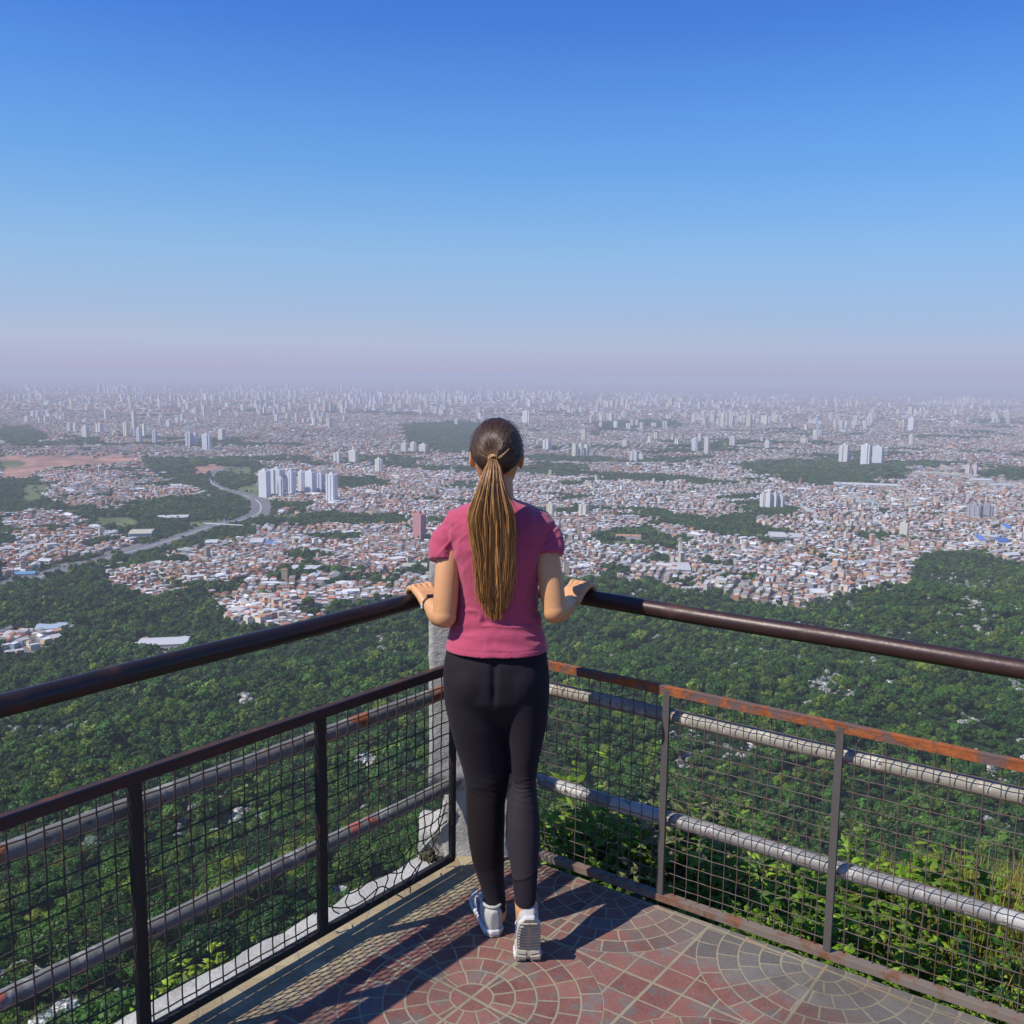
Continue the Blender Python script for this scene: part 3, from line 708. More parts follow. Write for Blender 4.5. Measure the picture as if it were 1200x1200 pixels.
# mid and far town blocks
BX, BY, BA = lattice(3600, 8500, 23, 26, 560, 7); n1_ = len(BX)
BX2, BY2, BA2 = lattice(8500, 21000, 62, 70, 1600, 9)
for X, Y, A, s_, hm in ((BX, BY, BA, 17, (4, 9)), (BX2, BY2, BA2, 42, (5, 16))):
    n = len(X); r_ = np.hypot(X, Y); w_, q_, k_ = attrs(X, Y, r_); k_ = np.where(rng.random(n) < .5, 0, k_)
    V, Fc, C = house_arrays(X, Y, zt(X, Y), rng.uniform(.5, 1.15, n)*s_, rng.uniform(.5, 1.05, n)*s_, rng.uniform(*hm, n), A+rng.uniform(-.1, .1, n), WALLS[w_]*rng.uniform(.45, 1.0, (n, 1)), ROOFS[q_]*rng.uniform(.5, 1.1, (n, 1)), k_)
    tag(ob('city_blocks', mesh_np('city_blocks', V, Fc, np.clip(C, 0, .8)), M['house']), 'low pale buildings of the distant city fading into haze' if s_ > 20 else 'low roofs of the middle distance city between woods and tower blocks', 'city blocks', kind='stuff')

# ------------------------------------------------------------------ towers
def tower_mesh(w, d, h, col, seed, top=True):
    g = np.random.default_rng(seed); m_ = MB(); col = np.array(col)
    t = seed % 4
    if t == 0:
        m_.box((0, 0, h/2-4), (w/2, d/2, h/2+4), None, col)
    elif t == 1:                       # H plan
        m_.box((-w*.3, 0, h/2-4), (w*.2, d/2, h/2+4), None, col); m_.box((w*.3, 0, h/2-4), (w*.2, d/2, h/2+4), None, col*.98)
        m_.box((0, 0, h/2-4.5), (w*.1-.01, d*.34, h/2+4), None, col*.86)
    elif t == 2:                       # slab with ribs
        m_.box((0, 0, h/2-4), (w/2, d*.42, h/2+4), None, col)
        for k in (-.36, 0, .36): m_.box((w*k, 0, h/2-3.2), (w*.07, d*.5, h/2+4), None, np.minimum(col*1.1, .8))
    else:                              # cross plan
        m_.box((0, 0, h/2-4), (w/2, d*.3, h/2+4), None, col); m_.box((0, 0, h/2-3.6), (w*.3, d/2, h/2+4), None, col*.95)
    return m_.mesh('tower', cols=True)
def roof_mesh(w, d, h, col):
    m_ = MB(); m_.box((0, 0, h+3.1), (w*.16, d*.2, 2.3), None, np.array(col)*.9); m_.box((w*.05, 0, h+6.3), (w*.07, d*.1, .9), None, np.array(col)*.7); return m_.mesh('roof_block', cols=True)
TW = [  # left px, right px, base y, top y, colour, description
 (304,317,583,551,(.76,.76,.74),'tall white apartment tower standing leftmost in the white cluster'),(317,333,580,549,(.74,.74,.74),'broad white apartment tower second from left in the cluster'),
 (335,347,580,552,(.70,.71,.74),'slim white tower third from left in the cluster'),(349,358,578,552,(.76,.76,.76),'narrow white tower in the middle of the cluster'),
 (358,371,579,552,(.72,.73,.76),'wide white tower right of the cluster middle'),(371,381,577,554,(.60,.62,.68),'shaded bluish tower behind the right end of the cluster'),
 (382,396,589,555,(.76,.76,.76),'foremost white tower at the right end of the cluster'),(325,334,583,560,(.66,.67,.70),'low front white tower of the left cluster'),
 (484,499,632,600,(.52,.24,.24),'reddish pink tower close left of the woman'),
 (678,690,606,589,(.66,.62,.50),'cream apartment block alone among trees right of the woman'),(640,651,606,589,(.64,.58,.44),'ochre block beside the pink sleeve'),
 (890,897,596,578,(.74,.72,.68),'leftmost of the four white slabs among the right houses'),(897,904,597,577,(.72,.70,.66),'second of the four white slabs'),(904,911,597,578,(.74,.72,.68),'third of the four white slabs'),(911,919,597,580,(.62,.60,.60),'last and greyest of the four white slabs'),
 (1008,1020,546,522,(.76,.76,.74),'tall white tower above the dark wood, taller of the right pair'),(1022,1034,545,524,(.70,.71,.74),'white tower right of the tallest one above the dark wood'),(983,994,543,522,(.74,.72,.68),'cream tower standing alone left of the white pair'),
 (670,676,536,520,(.72,.70,.60),'first cream slab of a row of three'),(677,683,536,520,(.70,.68,.60),'second cream slab of a row of three'),(684,690,536,521,(.68,.66,.60),'third cream slab of a row of three'),
 (636,646,528,515,(.66,.64,.60),'cream block just right of the head'),(681,687,516,503,(.66,.60,.44),'thin yellowish tower far right of the head'),
 (439,449,555,537,(.72,.70,.62),'cream tower standing alone left of the woman'),(409,420,543,527,(.72,.69,.60),'pale yellow tower left of the lone cream one'),(391,401,543,530,(.72,.70,.62),'pale yellow tower above the white cluster'),
 (470,478,531,519,(.72,.69,.60),'left cream slab of a group by the blue hill'),(480,489,530,518,(.70,.67,.58),'middle cream slab of a group by the blue hill'),(491,501,531,520,(.72,.69,.60),'right cream slab of a group by the blue hill'),
 (218,225,524,507,(.62,.63,.64),'grey slab at left above the motorway wood'),(225,232,524,508,(.66,.66,.66),'second grey slab above the motorway wood'),(236,249,527,509,(.64,.64,.66),'widest grey slab above the motorway wood'),(256,264,517,503,(.66,.64,.56),'cream slab right of the grey ones'),
 (145,151,512,496,(.74,.70,.56),'cream tower beside the very tall one at left'),(155,160,512,484,(.74,.70,.56),'very tall thin cream tower at left'),(160,167,520,502,(.60,.60,.62),'grey tower in front of the thin cream tower'),(167,171,513,498,(.76,.72,.56),'yellowish slim tower right of the tall one'),(179,184,521,505,(.62,.62,.66),'bluish slim tower right of the tall one'),
 (79,84,506,496,(.74,.70,.60),'first slab of a row far left'),(86,91,507,497,(.74,.70,.60),'second slab of a row far left'),(97,104,514,500,(.72,.70,.60),'tallest slab of a row far left'),(113,121,508,497,(.72,.70,.62),'last slab of a row far left'),
 (1134,1150,607,592,(.36,.35,.36),'dark grey office block at far right'),(1151,1163,606,592,(.34,.34,.37),'second dark grey office block at far right'),(1054,1064,630,612,(.66,.62,.52),'unfinished cream block among the right houses'),
 (1131,1136,557,545,(.66,.60,.58),'short pale tower by the industrial roofs'),(1139,1145,557,545,(.62,.50,.48),'short pinkish tower by the industrial roofs'),(1065,1070,522,510,(.66,.62,.50),'lone yellowish tower far right'),(1064,1071,505,490,(.70,.70,.70),'pale tower in a far right row'),
 (855,862,523,511,(.64,.60,.56),'beige tower above the right houses'),(896,902,527,516,(.66,.66,.68),'white slim tower above the right houses'),(810,818,530,513,(.66,.66,.66),'pale tower left in a right hand pair'),(825,831,532,512,(.60,.56,.52),'beige tower right in a right hand pair'),
 (738,748,542,528,(.66,.62,.58),'cream block right of the three slabs'),(745,757,540,532,(.62,.60,.56),'low cream slab right of the three slabs'),(611,622,496,481,(.74,.72,.70),'large white slab directly right above the head')]
for i, (x0, x1, yb, yt, c, lab) in enumerate(TW):
    P = GT((x0+x1)/2, yb); D = math.hypot(P[0], P[1]); w = (x1-x0)/F*D*.86; h = (yb-yt)/F*D*1.0
    t = empty('apartment_tower', P, rng.uniform(-.75, -.45)-math.atan2(P[0], P[1])*.5)
    dpt = min(max(w*.7, 11), 24)
    ob('wall', tower_mesh(w, dpt, h-3, c, i), M['tower'], t); ob('roof_block', roof_mesh(w, dpt, h-3, c), M['house'], t)
    tag(t, lab, 'tower block', 'tower blocks of the city')
# clusters of distant towers: (px centre, spread, y, spread, count, height m)
CL = [(90,80,478,7,26,55),(30,50,470,4,12,60),(160,60,472,6,16,60),(230,50,480,8,16,60),(250,60,468,4,20,70),(340,60,478,7,18,60),(330,60,467,3,22,70),(410,40,481,5,16,60),(460,60,474,5,26,65),(480,60,467,3,24,75),(370,40,496,4,12,50),
      (540,50,470,4,24,75),(510,40,484,5,12,60),(640,40,468,3,14,70),(710,22,493,3,14,55),(715,30,473,5,12,60),(740,40,502,4,8,45),(820,30,492,4,18,55),(860,30,496,4,22,55),(900,40,494,4,14,50),(960,40,500,5,12,50),(1010,40,496,6,12,55),(1075,14,487,2,11,60),(1110,60,482,6,14,55),(1165,40,492,5,12,50),
      (1000,40,476,3,10,60),(870,60,478,5,14,55),(780,50,480,6,12,55),(1150,50,472,3,10,60),(60,60,492,5,12,40),(200,40,494,5,8,40),(300,40,490,6,10,45),(560,30,500,8,6,45),(680,50,484,5,14,55),(950,60,516,6,6,35),(780,60,520,10,6,35)]
RT = []
for cx, sx_, cy, sy_, n, hm in CL:
    for _ in range(n):
        x = cx+rng.normal()*sx_*.55; y = cy+rng.normal()*sy_*.6; y = max(y, 462+.013*(x-600))
        RT.append((x, y, hm*rng.uniform(.6, 1.35)))
for _ in range(1500):
    x = rng.uniform(-30, 1230)
    if rng.random() > .06+.9*float(np.clip(vnoise(np.array(x), np.array(3.), 55, 51)*.9+vnoise(np.array(x), np.array(8.), 19, 52)*.7, 0, 1)): continue
    RT.append((x, 459.5+.0128*(x-600)+abs(rng.normal())*7+(2 if x > 650 else 0), (28+rng.gamma(2, 14))*(1.0 if x < 700 else .75)))
RT = [(x, y, h, GT(x, y)) for x, y, h in RT]
dens = [r for r in RT]
RT.sort(key=lambda r: math.hypot(r[3][0], r[3][1]))
TC = [((.72, .68, .58), 'cream'), ((.76, .76, .74), 'white'), ((.64, .58, .52), 'beige'), ((.56, .57, .60), 'grey'), ((.66, .52, .46), 'pinkish'), ((.70, .64, .48), 'pale yellow')]
TMESH = [(tower_mesh(15+3*(i % 4), 13+2*(i % 3), 60, TC[i % 6][0], i), TC[i % 6][1]) for i in range(18)]
for me, _ in TMESH: me.materials.append(M['tower'])
def twhere(px):
    for a, s in ((100, 'at the far left edge'), (200, 'above the red earth works'), (300, 'above the motorway curve'), (400, 'above the white tower cluster'), (520, 'left of the head'), (640, 'behind the head'), (760, 'right of the head'), (880, 'above the dense right quarter'), (1000, 'above the dark wood'), (1100, 'right of the dark wood'), (2000, 'at the far right edge')):
        if px < a: return s
mb = []
for i, (x, y, h, P) in enumerate(RT):
    mi = int(rng.integers(0, 18)); w = rng.uniform(.9, 1.6); rz = rng.uniform(-.95, -.2)
    D = math.hypot(P[0], P[1]); w *= 1+max(0, (D-6000)/14000)
    if i < 240 and 3 < x < 1197:
        o = ob('apartment_tower', TMESH[mi][0]); o.location = P; o.rotation_euler = (0, 0, rz); o.scale = (w, w, h/60)
        hh_ = 'tall' if h > 62 else ('mid height' if h > 45 else 'low')
        tag(o, f"{hh_} {TMESH[mi][1]} apartment block {'well below' if y > 485 else 'just under'} the skyline {twhere(x)}", 'tower block', 'hazy apartment blocks on the plain')
    else:
        mb.append((P, w*8*rng.uniform(.8, 1.3), w*7, h, rz, np.array(TC[mi % 6][0])))
m_ = MB()
for P, a, b, h, rz, c in mb:
    c_, s_ = math.cos(rz), math.sin(rz); m_.box(P+[0, 0, h/2-5], (a, b, h/2+5), [(c_, s_, 0), (-s_, c_, 0), (0, 0, 1)], c)
tag(m_.build('skyline_towers', M['tower'], cols=True), 'countless faint high rise buildings along the hazy skyline', 'skyline', kind='stuff')

# large low buildings
LB = [(985,1052,567,572,(.76,.76,.74),'long low white warehouse roof below the dark wood',9),(1078,1112,554,557,(.62,.55,.44),'long sandy roofed hall at right',7),(1112,1140,556,559,(.66,.58,.46),'second sandy roofed hall at right',7),
      (1145,1165,562,567,(.74,.74,.74),'white arched factory hall at far right',12),(1168,1192,568,572,(.66,.64,.60),'pale factory hall at far right edge',8),(1010,1030,586,592,(.38,.60,.56),'turquoise roofed hall among right houses',6),
      (1162,1200,628,634,(.72,.72,.74),'long white elevated viaduct roof at right edge',5),(907,925,626,634,(.72,.70,.68),'white cubic building above the dense right quarter',9),(930,945,628,634,(.70,.68,.66),'second white cubic building above the dense quarter',8),
      (160,214,757,762,(.72,.72,.72),'long white institutional building in the forest clearing',7),(40,78,735,741,(.50,.60,.68),'pale blue roofed shed at the left edge clearing',5),(182,216,606,610,(.74,.73,.70),'long white building beside the motorway wood',7),
      (148,172,625,632,(.70,.66,.50),'yellowish school block left of the motorway',12),(15,36,672,676,(.20,.40,.62),'blue roofed shed beside the motorway at left',5),(340,375,664,672,(.74,.74,.76),'white warehouse between motorway and handrail',8),
      (238,252,634,640,(.74,.74,.74),'white hall just under the motorway',7),(290,305,632,640,(.74,.74,.74),'white hall near the wood edge left of the woman',8),(308,320,634,641,(.14,.28,.62),'blue roofed hall left of the woman',6),(470,500,663,669,(.66,.60,.48),'yellowish courtyard building close to the left hand',8),
      (1153,1160,632,640,(.16,.30,.70),'upright blue container stack at far right',13),(1176,1186,633,640,(.08,.18,.55),'dark blue shed at far right',9),(1185,1190,618,626,(.10,.30,.75),'small bright blue water tank at far right',14),
      (420,462,533,536,(.45,.14,.08),'long red roofed hall left of the head',5),(722,752,628,632,(.62,.34,.20),'orange roofed building in the park right of the woman',6),(790,812,665,673,(.72,.70,.66),'white hall at the near end of the dense quarter',8)]
for x0, x1, yt, yb, c, lab, hgt in LB:
    P = GT((x0+x1)/2, yb); D = math.hypot(P[0], P[1]); w = (x1-x0)/F*D; A = GT((x0+x1)/2, yt); dp = max(min(np.linalg.norm(A-P)*.8, 70), 14)
    c = tuple(q*.68 for q in c)
    t = empty('hall', P+np.array([0, dp/2, 0]), -math.atan2(P[0], P[1])*.6); mw = MB(); mw.box((0, 0, hgt/2-6), (w/2, dp/2, hgt/2+6), None, (.6, .58, .54))
    mw.build('wall', M['tower'], t, cols=True); mr = MB(); mr.rings([(0, 0, hgt+.01, w/2*1.01, dp/2*1.03), (0, 0, hgt+.5, w/2*1.01, dp/2*1.03), (0, 0, hgt+2.2, w/2*.98, dp*.06)], 4, 2)
    me = MB()
    for s_ in (0,):
        me.add([(-w*.505, -dp*.515, hgt+.01), (w*.505, -dp*.515, hgt+.01), (w*.505, dp*.515, hgt+.01), (-w*.505, dp*.515, hgt+.01), (-w*.505, 0, hgt+2.5), (w*.505, 0, hgt+2.5)],
               [(0, 1, 5, 4), (2, 3, 4, 5), (1, 2, 5), (3, 0, 4), (0, 3, 2, 1)], c)
    me.build('roof', M['house'], t, cols=True); tag(t, lab, 'building', 'large low buildings of the city')
# cars on the motorway
def car_mesh(c):
    m_ = MB(); m_.box((0, 0, .75), (2.3, .95, .42), None, c); m_.box((-.2, 0, 1.42), (1.25, .82, .28), None, (.05, .06, .08))
    m_.box((-.2, 0, 1.73), (1.0, .75, .03), None, c)
    for a in (-1.45, 1.45):
        for b in (-.9, .9): m_.tube([(a, b-.1, .33), (a, b+.1, .33)], .36, 10, (.02, .02, .02))
    me = m_.mesh('car', cols=True); me.materials.append(M['house']); return me
CARS = [(car_mesh((.75, .75, .75)), 'white'), (car_mesh((.35, .36, .38)), 'silver grey'), (car_mesh((.04, .04, .05)), 'black'), (car_mesh((.45, .05, .04)), 'red')]
Tg = np.gradient(HC[:, :2], axis=0)
for i in range(64):
    q = rng.integers(24, len(HC)-20); me, cn = CARS[int(rng.choice([0, 0, 0, 1, 1, 2, 3]))]; T = Tg[q]/np.linalg.norm(Tg[q]); N = np.array([-T[1], T[0]])
    off = rng.choice([-14, -10, -6, 6, 10, 14]); pq = HC[q, :2]+N*off+T*rng.uniform(-20, 20)
    zq = max(zt(*(HC[q, :2]+N*HWW[q])), zt(*(HC[q, :2]-N*HWW[q])), HC[q, 2])+1.62
    o = ob('car', me); o.location = (pq[0], pq[1], zq); o.rotation_euler = (0, 0, math.atan2(T[1], T[0])); o.scale = (1.0, 1.0, 1.0)
    px, py, _ = project(pq[0], pq[1], zq)
    tag(o, f"{cn} car on the motorway, {'near' if off*1 < 0 else 'far'} side, {'at the left edge' if px < 90 else 'left of the footbridge' if px < 230 else 'on the bend below the towers'}", 'car', 'cars on the motorway')
# gantry / footbridge with pylon across the motorway
P = GT(262, 619); t = empty('footbridge', P, -.25); m_ = MB(); m_.box((0, 0, 9), (48, 1.8, .8)); m_.build('deck', M['white'], t)
m_ = MB(); m_.tube([(2, 0, -3), (2, 0, 22)], .9, 8); m_.build('pylon', M['white'], t)
for xx in (-38, 38):
    m_ = MB(); m_.tube([(xx, 0, -3), (xx, 0, 8.3)], .8, 8); m_.build('pier', M['white'], t)
tag(t, 'white footbridge with a slim pylon crossing the motorway', 'footbridge')

# ------------------------------------------------------------------ deck
def P3(base, t, s, n, off, z): q = base+t*s+n*off; return np.array([q[0], q[1], z])
cI = corner(dLm+.0, dRm-.004)
far = 7.0
def deck():
    m_ = MB(); c0 = corner(dLm+.048, dRm-.004); A = c0; B = c0+tR*far; Cc = np.array([1.5, -4.0]); D = c0-tL*far
    pts = [A, D, D+np.array([1.5, -1.5]), Cc+np.array([1.0, -1]), B+np.array([.5, -1.5]), B]
    V = [(p[0], p[1], 0) for p in pts]+[(p[0], p[1], -.22) for p in pts]; n = len(pts)
    m_.add(V, [tuple(range(n)), tuple(range(2*n-1, n-1, -1))]+[(i, (i+1) % n, (i+1) % n+n, i+n) for i in range(n)])
    o = m_.build('deck_floor', M['deck']); bm = bmesh.new(); bm.from_mesh(o.data); bmesh.ops.recalc_face_normals(bm, faces=bm.faces); bm.to_mesh(o.data); bm.free()
    tag(o, kind='structure')
deck()
def subd_box(c, e, ax, seg, name, mat, amp=.004, seed=0):
    bm = bmesh.new(); bmesh.ops.create_cube(bm, size=2); 
    bmesh.ops.subdivide_edges(bm, edges=bm.edges, cuts=seg, use_grid_fill=True)
    ax = np.array(ax); c = np.array(c)
    for v in bm.verts:
        l = np.array(v.co[:]); p = c+ax[0]*e[0]*l[0]+ax[1]*e[1]*l[1]+ax[2]*e[2]*l[2]
        from mathutils import noise
        d = Vector(noise.noise_vector(Vector(p*14+seed)))*amp+Vector(noise.noise_vector(Vector(p*45+seed)))*amp*.5; v.co = Vector(p)+d
    me = bpy.data.meshes.new(name); bm.to_mesh(me); bm.free(); me.polygons.foreach_set('use_smooth', np.ones(len(me.polygons), bool)); return ob(name, me, mat)
ax_L = [(*tL, 0), (*nL, 0), (0, 0, 1)]; ax_R = [(*tR, 0), (*nR, 0), (0, 0, 1)]
# pale concrete ledge outside the left fence
for i in range(1):
    m_ = MB(); c = CM-tL*2.9+nL*(.048+.002+.060)
    rr = []
    bm = bmesh.new(); L = 2.66; ns = 120; prof = [(-.058, -.20), (-.058, -.006), (-.052, .0), (.050, -.002), (.062, -.012), (.064, -.20)]
    vs = []
    from mathutils import noise as mn
    for a in range(ns+1):
        s_ = -L+2*L*a/ns; row = []
        for (o_, z_) in prof:
            p = Vector((c[0]+tL[0]*s_+nL[0]*o_, c[1]+tL[1]*s_+nL[1]*o_, z_)); w = mn.noise(p*9)*.010+mn.noise(p*40)*.003
            if o_ > .03: p += Vector((nL[0], nL[1], .3))*w*1.4
            row.append(bm.verts.new(p))
        vs.append(row)
    for a in range(ns):
        for b in range(len(prof)-1): bm.faces.new((vs[a][b], vs[a+1][b], vs[a+1][b+1], vs[a][b+1]))
    bm.faces.new(vs[0]); bm.faces.new(vs[-1][::-1]); bmesh.ops.recalc_face_normals(bm, faces=bm.faces)
    me = bpy.data.meshes.new('ledge'); bm.to_mesh(me); bm.free(); tag(ob('deck_ledge', me, M['ledge']), kind='structure')

# concrete pillar in the corner
pil = empty('concrete_pillar', (-.14, 3.50, 0))
PX = [(1, 0, 0), (0, 1, 0), (0, 0, 1)]
a = subd_box((-.135, 3.505, .68), (.155, .115, .41), PX, 14, 'shaft', M['concrete'], .004); a.parent = pil; rel(a, pil)
a = subd_box((-.110, 3.510, .03), (.128, .112, .26), PX, 12, 'lower_shaft', M['concrete'], .012, 5); a.parent = pil; rel(a, pil)
a = subd_box((-.245, 3.515, -.06), (.085, .085, .15), PX, 10, 'foot', M['ledge'], .016, 9); a.parent = pil; rel(a, pil)
tag(pil, 'weathered grey concrete pillar with crumbling foot at the corner behind the woman', 'pillar')
cb = MB(); cb.tube(catmull([W(495, 994, 3.41), W(503, 985, 3.40), W(511, 975, 3.39), W(517, 960, 3.385), W(522, 940, 3.38)], 6), .006, 6)
tag(cb.build('old_cable', M['ledge'], smooth=True), 'pale stiff cable leaning on the crumbling foot of the pillar', 'cable')
g = MB()
for i in range(26): g.ell(W(493+rng.uniform(0, 15), 1003+rng.uniform(-4, 5), 3.37)+rng.normal(size=3)*.006, (rng.uniform(.006, .018), rng.uniform(.006, .016), rng.uniform(.005, .014)), n=7, m=5)
tag(g.build('rubble', M['soil']), 'dark brown clump of rubble and dry dirt by the pillar foot', 'rubble')

# ------------------------------------------------------------------ fences
def fence(side):
    t, n, s0 = (tL, nL, -1) if side == 'L' else (tR, nR, 1)
    ax = ax_L if side == 'L' else ax_R
    posts = [.229, .837, 1.444, 2.05, 2.66, 3.27, 3.88, 4.5] if side == 'L' else [.139, .697, 1.255, 1.813, 2.371, 2.93, 3.49, 4.05]
    root = empty('mesh_fence', (*(CM+t*s0*1.5), 0))
    def P(s, off, z): q = CM+t*s0*s+n*off; return np.array([q[0], q[1], z])
    def part(mb, name, mat, **k):
        o = mb.build(name, mat, root, **k); return rel(o, root)
    a, b = posts[0], posts[-1]
    # top rail: angle iron
    m_ = MB(); 
    segs = np.linspace(a-.012, b, 30)
    hw_ = .015 if side == 'L' else .010; m_.box(P((a+b)/2, 0, ZT-.001), ((b-a)/2+.014, hw_, .003), ax); m_.box(P((a+b)/2, -hw_+.0035, ZT-.0155), ((b-a)/2+.012, .003, .0115), ax)
    o = part(m_, 'top_rail', M['brown_iron'] if side == 'L' else M['rust'], bevel=.001)
    o['label'] = 'dark brown top rail' if side == 'L' else 'orange rusted top rail'
    m_ = MB()
    if side == 'L': m_.box(P((a+b)/2, .004, ZB+.008), ((b-a)/2+.012, .010, .012), ax)
    else: m_.box(P((a+b)/2, .004, ZB-.004), ((b-a)/2+.012, .016, .012), ax)
    o = part(m_, 'bottom_rail', M['dark_iron'] if side == 'L' else M['sill'], bevel=.0015)
    zt_, zb_ = ZT-.004, ZB+.008
    for i, s in enumerate(posts):
        m_ = MB()
        if side == 'L':
            m_.box(P(s, -.002, (zt_+zb_)/2), (.0095, .0095, (zt_-zb_)/2-.001), ax)
            if i: m_.box(P(s-.0195, .003, (zt_+zb_)/2), (.0078, .0078, (zt_-zb_)/2-.001), ax)
        else:
            m_.box(P(s, -.004, (zt_+zb_)/2-.002), (.0115, .006, (zt_-zb_)/2-.002), ax)
        part(m_, 'post', M['dark_iron'] if side == 'L' else M['post'], bevel=.001)
    for i in range(len(posts)-1):
        s1, s2 = posts[i], posts[i+1]; m_ = MB(); nv = 14 if side == 'L' else 13; nh = 16
        def wob(s, z):
            d = .0012*math.sin(s*31+i)*math.sin(z*17+i*2); e = .0004*math.sin(s*53+z*40)
            ds = dz = 0
            if side == 'L' and i == 0 and z < .26:
                f = (.26-z)/.22; ds = f*.020*math.sin(z*60+s*30); dz = f*.020*math.sin(s*34)+f*.012; d += f*.045*math.sin(s*9)
            return P(s+e+ds, .012+d, min(max(z+.0004*math.sin(s*47)+dz, .03), ZT-.006))
        rw = .0023 if side == 'L' else .00165
        for k in range(1, nv):
            s = s1+(s2-s1)*k/nv
            if side == 'L' and i == 0 and k in (3,): zs = np.linspace(.13, ZT-.006, 30)
            else: zs = np.linspace(.028, ZT-.006, 34)
            pts = [wob(s, z)+np.array([n[0], n[1], 0])*.0012*math.cos(z/(.72/nh)*math.pi) for z in zs]
            m_.tube(pts, rw, 5, cap=False)
        for k in range(1, nh+1):
            z = .028+(ZT-.034)*k/(nh+.6)
            ss_ = np.linspace(s1, s2, 30)
            if side == 'L' and i == 0 and k < 3: ss_ = np.linspace(s1+.17*(k == 1), s2-.12*(k == 2), 24)
            pts = [wob(s, z)-np.array([n[0], n[1], 0])*.0012*math.cos((s-s1)/((s2-s1)/nv)*math.pi) for s in ss_]
            m_.tube(pts, rw, 5, cap=False)
        part(m_, 'wire_mesh', M['wire_d'] if side == 'L' else M['wire'], smooth=True)
    tag(root, 'left mesh fence in a black iron frame with torn wires near the pillar' if side == 'L' else 'right mesh fence with an orange rusted top rail and thin grey posts', 'fence')
fence('L'); fence('R')

def railing(side):
    t, n, s0 = (tL, nL, -1) if side == 'L' else (tR, nR, 1)
    root = empty('pipe_railing', (*(CP+t*s0*1.5), 0))
    for z, nm, mat, r in ((zh, 'handrail', 'railtop' if side == 'L' else 'railtop_r', .0275), (z1, 'pipe', 'pipe_l1' if side == 'L' else 'pipe_r', .0245), (z2, 'pipe', 'pipe_l' if side == 'L' else 'pipe_r2', .0245)):
        P = [(*(CP+t*s0*s), z+.0012*math.sin(s*7+z*5)) for s in np.linspace(.02 if side == 'L' else .0, 5.0, 50)]
        m_ = MB(); m_.tube(P, r, 28); o = m_.build(nm, M[mat], root, smooth=True); rel(o, root)
    # support posts bolted outside
    for s in (2.3, 4.6):
        m_ = MB(); q = CP+t*s0*s+n*.03; m_.box((q[0]+n[0]*.03, q[1]+n[1]*.03, .35), (.03, .03, .60), ax_L if side == 'L' else ax_R)
        if s > 3: o = m_.build('support', M['concrete'], root); rel(o, root)
    tag(root, 'left pipe railing with a dark handrail over two grey pipes with red paint chips' if side == 'L' else 'right pipe railing with a glossy brown handrail over two pale pipes', 'railing')
railing('L'); railing('R')

# ------------------------------------------------------------------ bank and plants right of the deck
def zbank(s, d): return -.28-.30*d+.10*min(1, max(0, (s-1.1)/.4))-.5*max(0, d-1.3)**1.4*1.2 + .05*math.sin(s*3.1+d*2)+.04*math.sin(s*7+d*5)
def bankP(s, d): q = CM+tR*s+nR*(d+.02); return np.array([q[0], q[1], zbank(s, d)])
ns, nd = 90, 44; V = []
for i in range(ns+1):
    for j in range(nd+1):
        s = -.05+6.05*i/ns; d = 3.4*j/nd; V.append(bankP(s, d)+[0, 0, .03*math.sin(i*1.7)*math.sin(j*2.3)])
Fc = np.array([(i*(nd+1)+j, (i+1)*(nd+1)+j, (i+1)*(nd+1)+j+1, i*(nd+1)+j+1) for i in range(ns) for j in range(nd)])
tag(ob('bank', mesh_np('bank', V, Fc, smooth=True), M['soil']), kind='structure')
def shrub_mesh(seed, n=260, rad=.26, hgt=.42, ls=.045, mat='leaf_n'):
    g = np.random.default_rng(seed); V = []; C = []; Fc = []; m_ = MB(); stems = MB()
    for i in range(int(n/14)):
        a = g.uniform(0, 6.28); q = np.array([math.cos(a), math.sin(a), 0])*rad*g.uniform(.15, 1); top = q+[0, 0, hgt*g.uniform(.5, 1.1)]
        mid = (q*.55)+[0, 0, top[2]*.55]; P = catmull([np.zeros(3), mid, top], 6); stems.tube(P, np.linspace(.004, .0015, len(P)), 4, cap=False)
        b = g.uniform(.6, 1.35)
        for k in range(14):
            p = P[int(g.integers(3, len(P)))]+g.normal(size=3)*.015; az = g.uniform(0, 6.28); el = g.uniform(-.3, .8)
            d = np.array([math.cos(az)*math.cos(el), math.sin(az)*math.cos(el), math.sin(el)]); sd = np.cross(d, [0, 0, 1]); sd /= np.linalg.norm(sd); up = np.cross(sd, d)
            L = ls*g.uniform(.6, 1.5); w = L*.26
            v = [p, p+d*L*.45+sd*w-up*.1*L, p+d*L-up*L*.25, p+d*L*.45-sd*w-up*.1*L, p+d*L*.45+up*.06*L]
            bb = b*g.uniform(.75, 1.25); base = m_.n
            m_.add(v, [(0, 1, 4), (1, 2, 4), (2, 3, 4), (3, 0, 4)], (bb, bb, bb*.9))
    a = m_.mesh('leaves', cols=True); a.materials.append(M[mat]); b = stems.mesh('stems'); b.materials.append(M['bark']); return a, b
SH = [shrub_mesh(i, 340, .24, .40, .05) for i in range(4)]+[shrub_mesh(20, 300, .22, .5, .06, 'leaf_dry')]+[shrub_mesh(31, 380, .25, .33, .035, 'leaf_d'), shrub_mesh(32, 300, .22, .3, .085, 'leaf_d')]
SN = ['fresh green']*4+['dry greyish']+['dark leaved', 'broad leaved']
spots = []
for i in range(170):
    s = rng.uniform(.02, 3.4); d = rng.uniform(.10, 2.0)
    if s > 1.5+d*.2 and rng.random() < .75 and d > .45: continue
    spots.append((s, d))
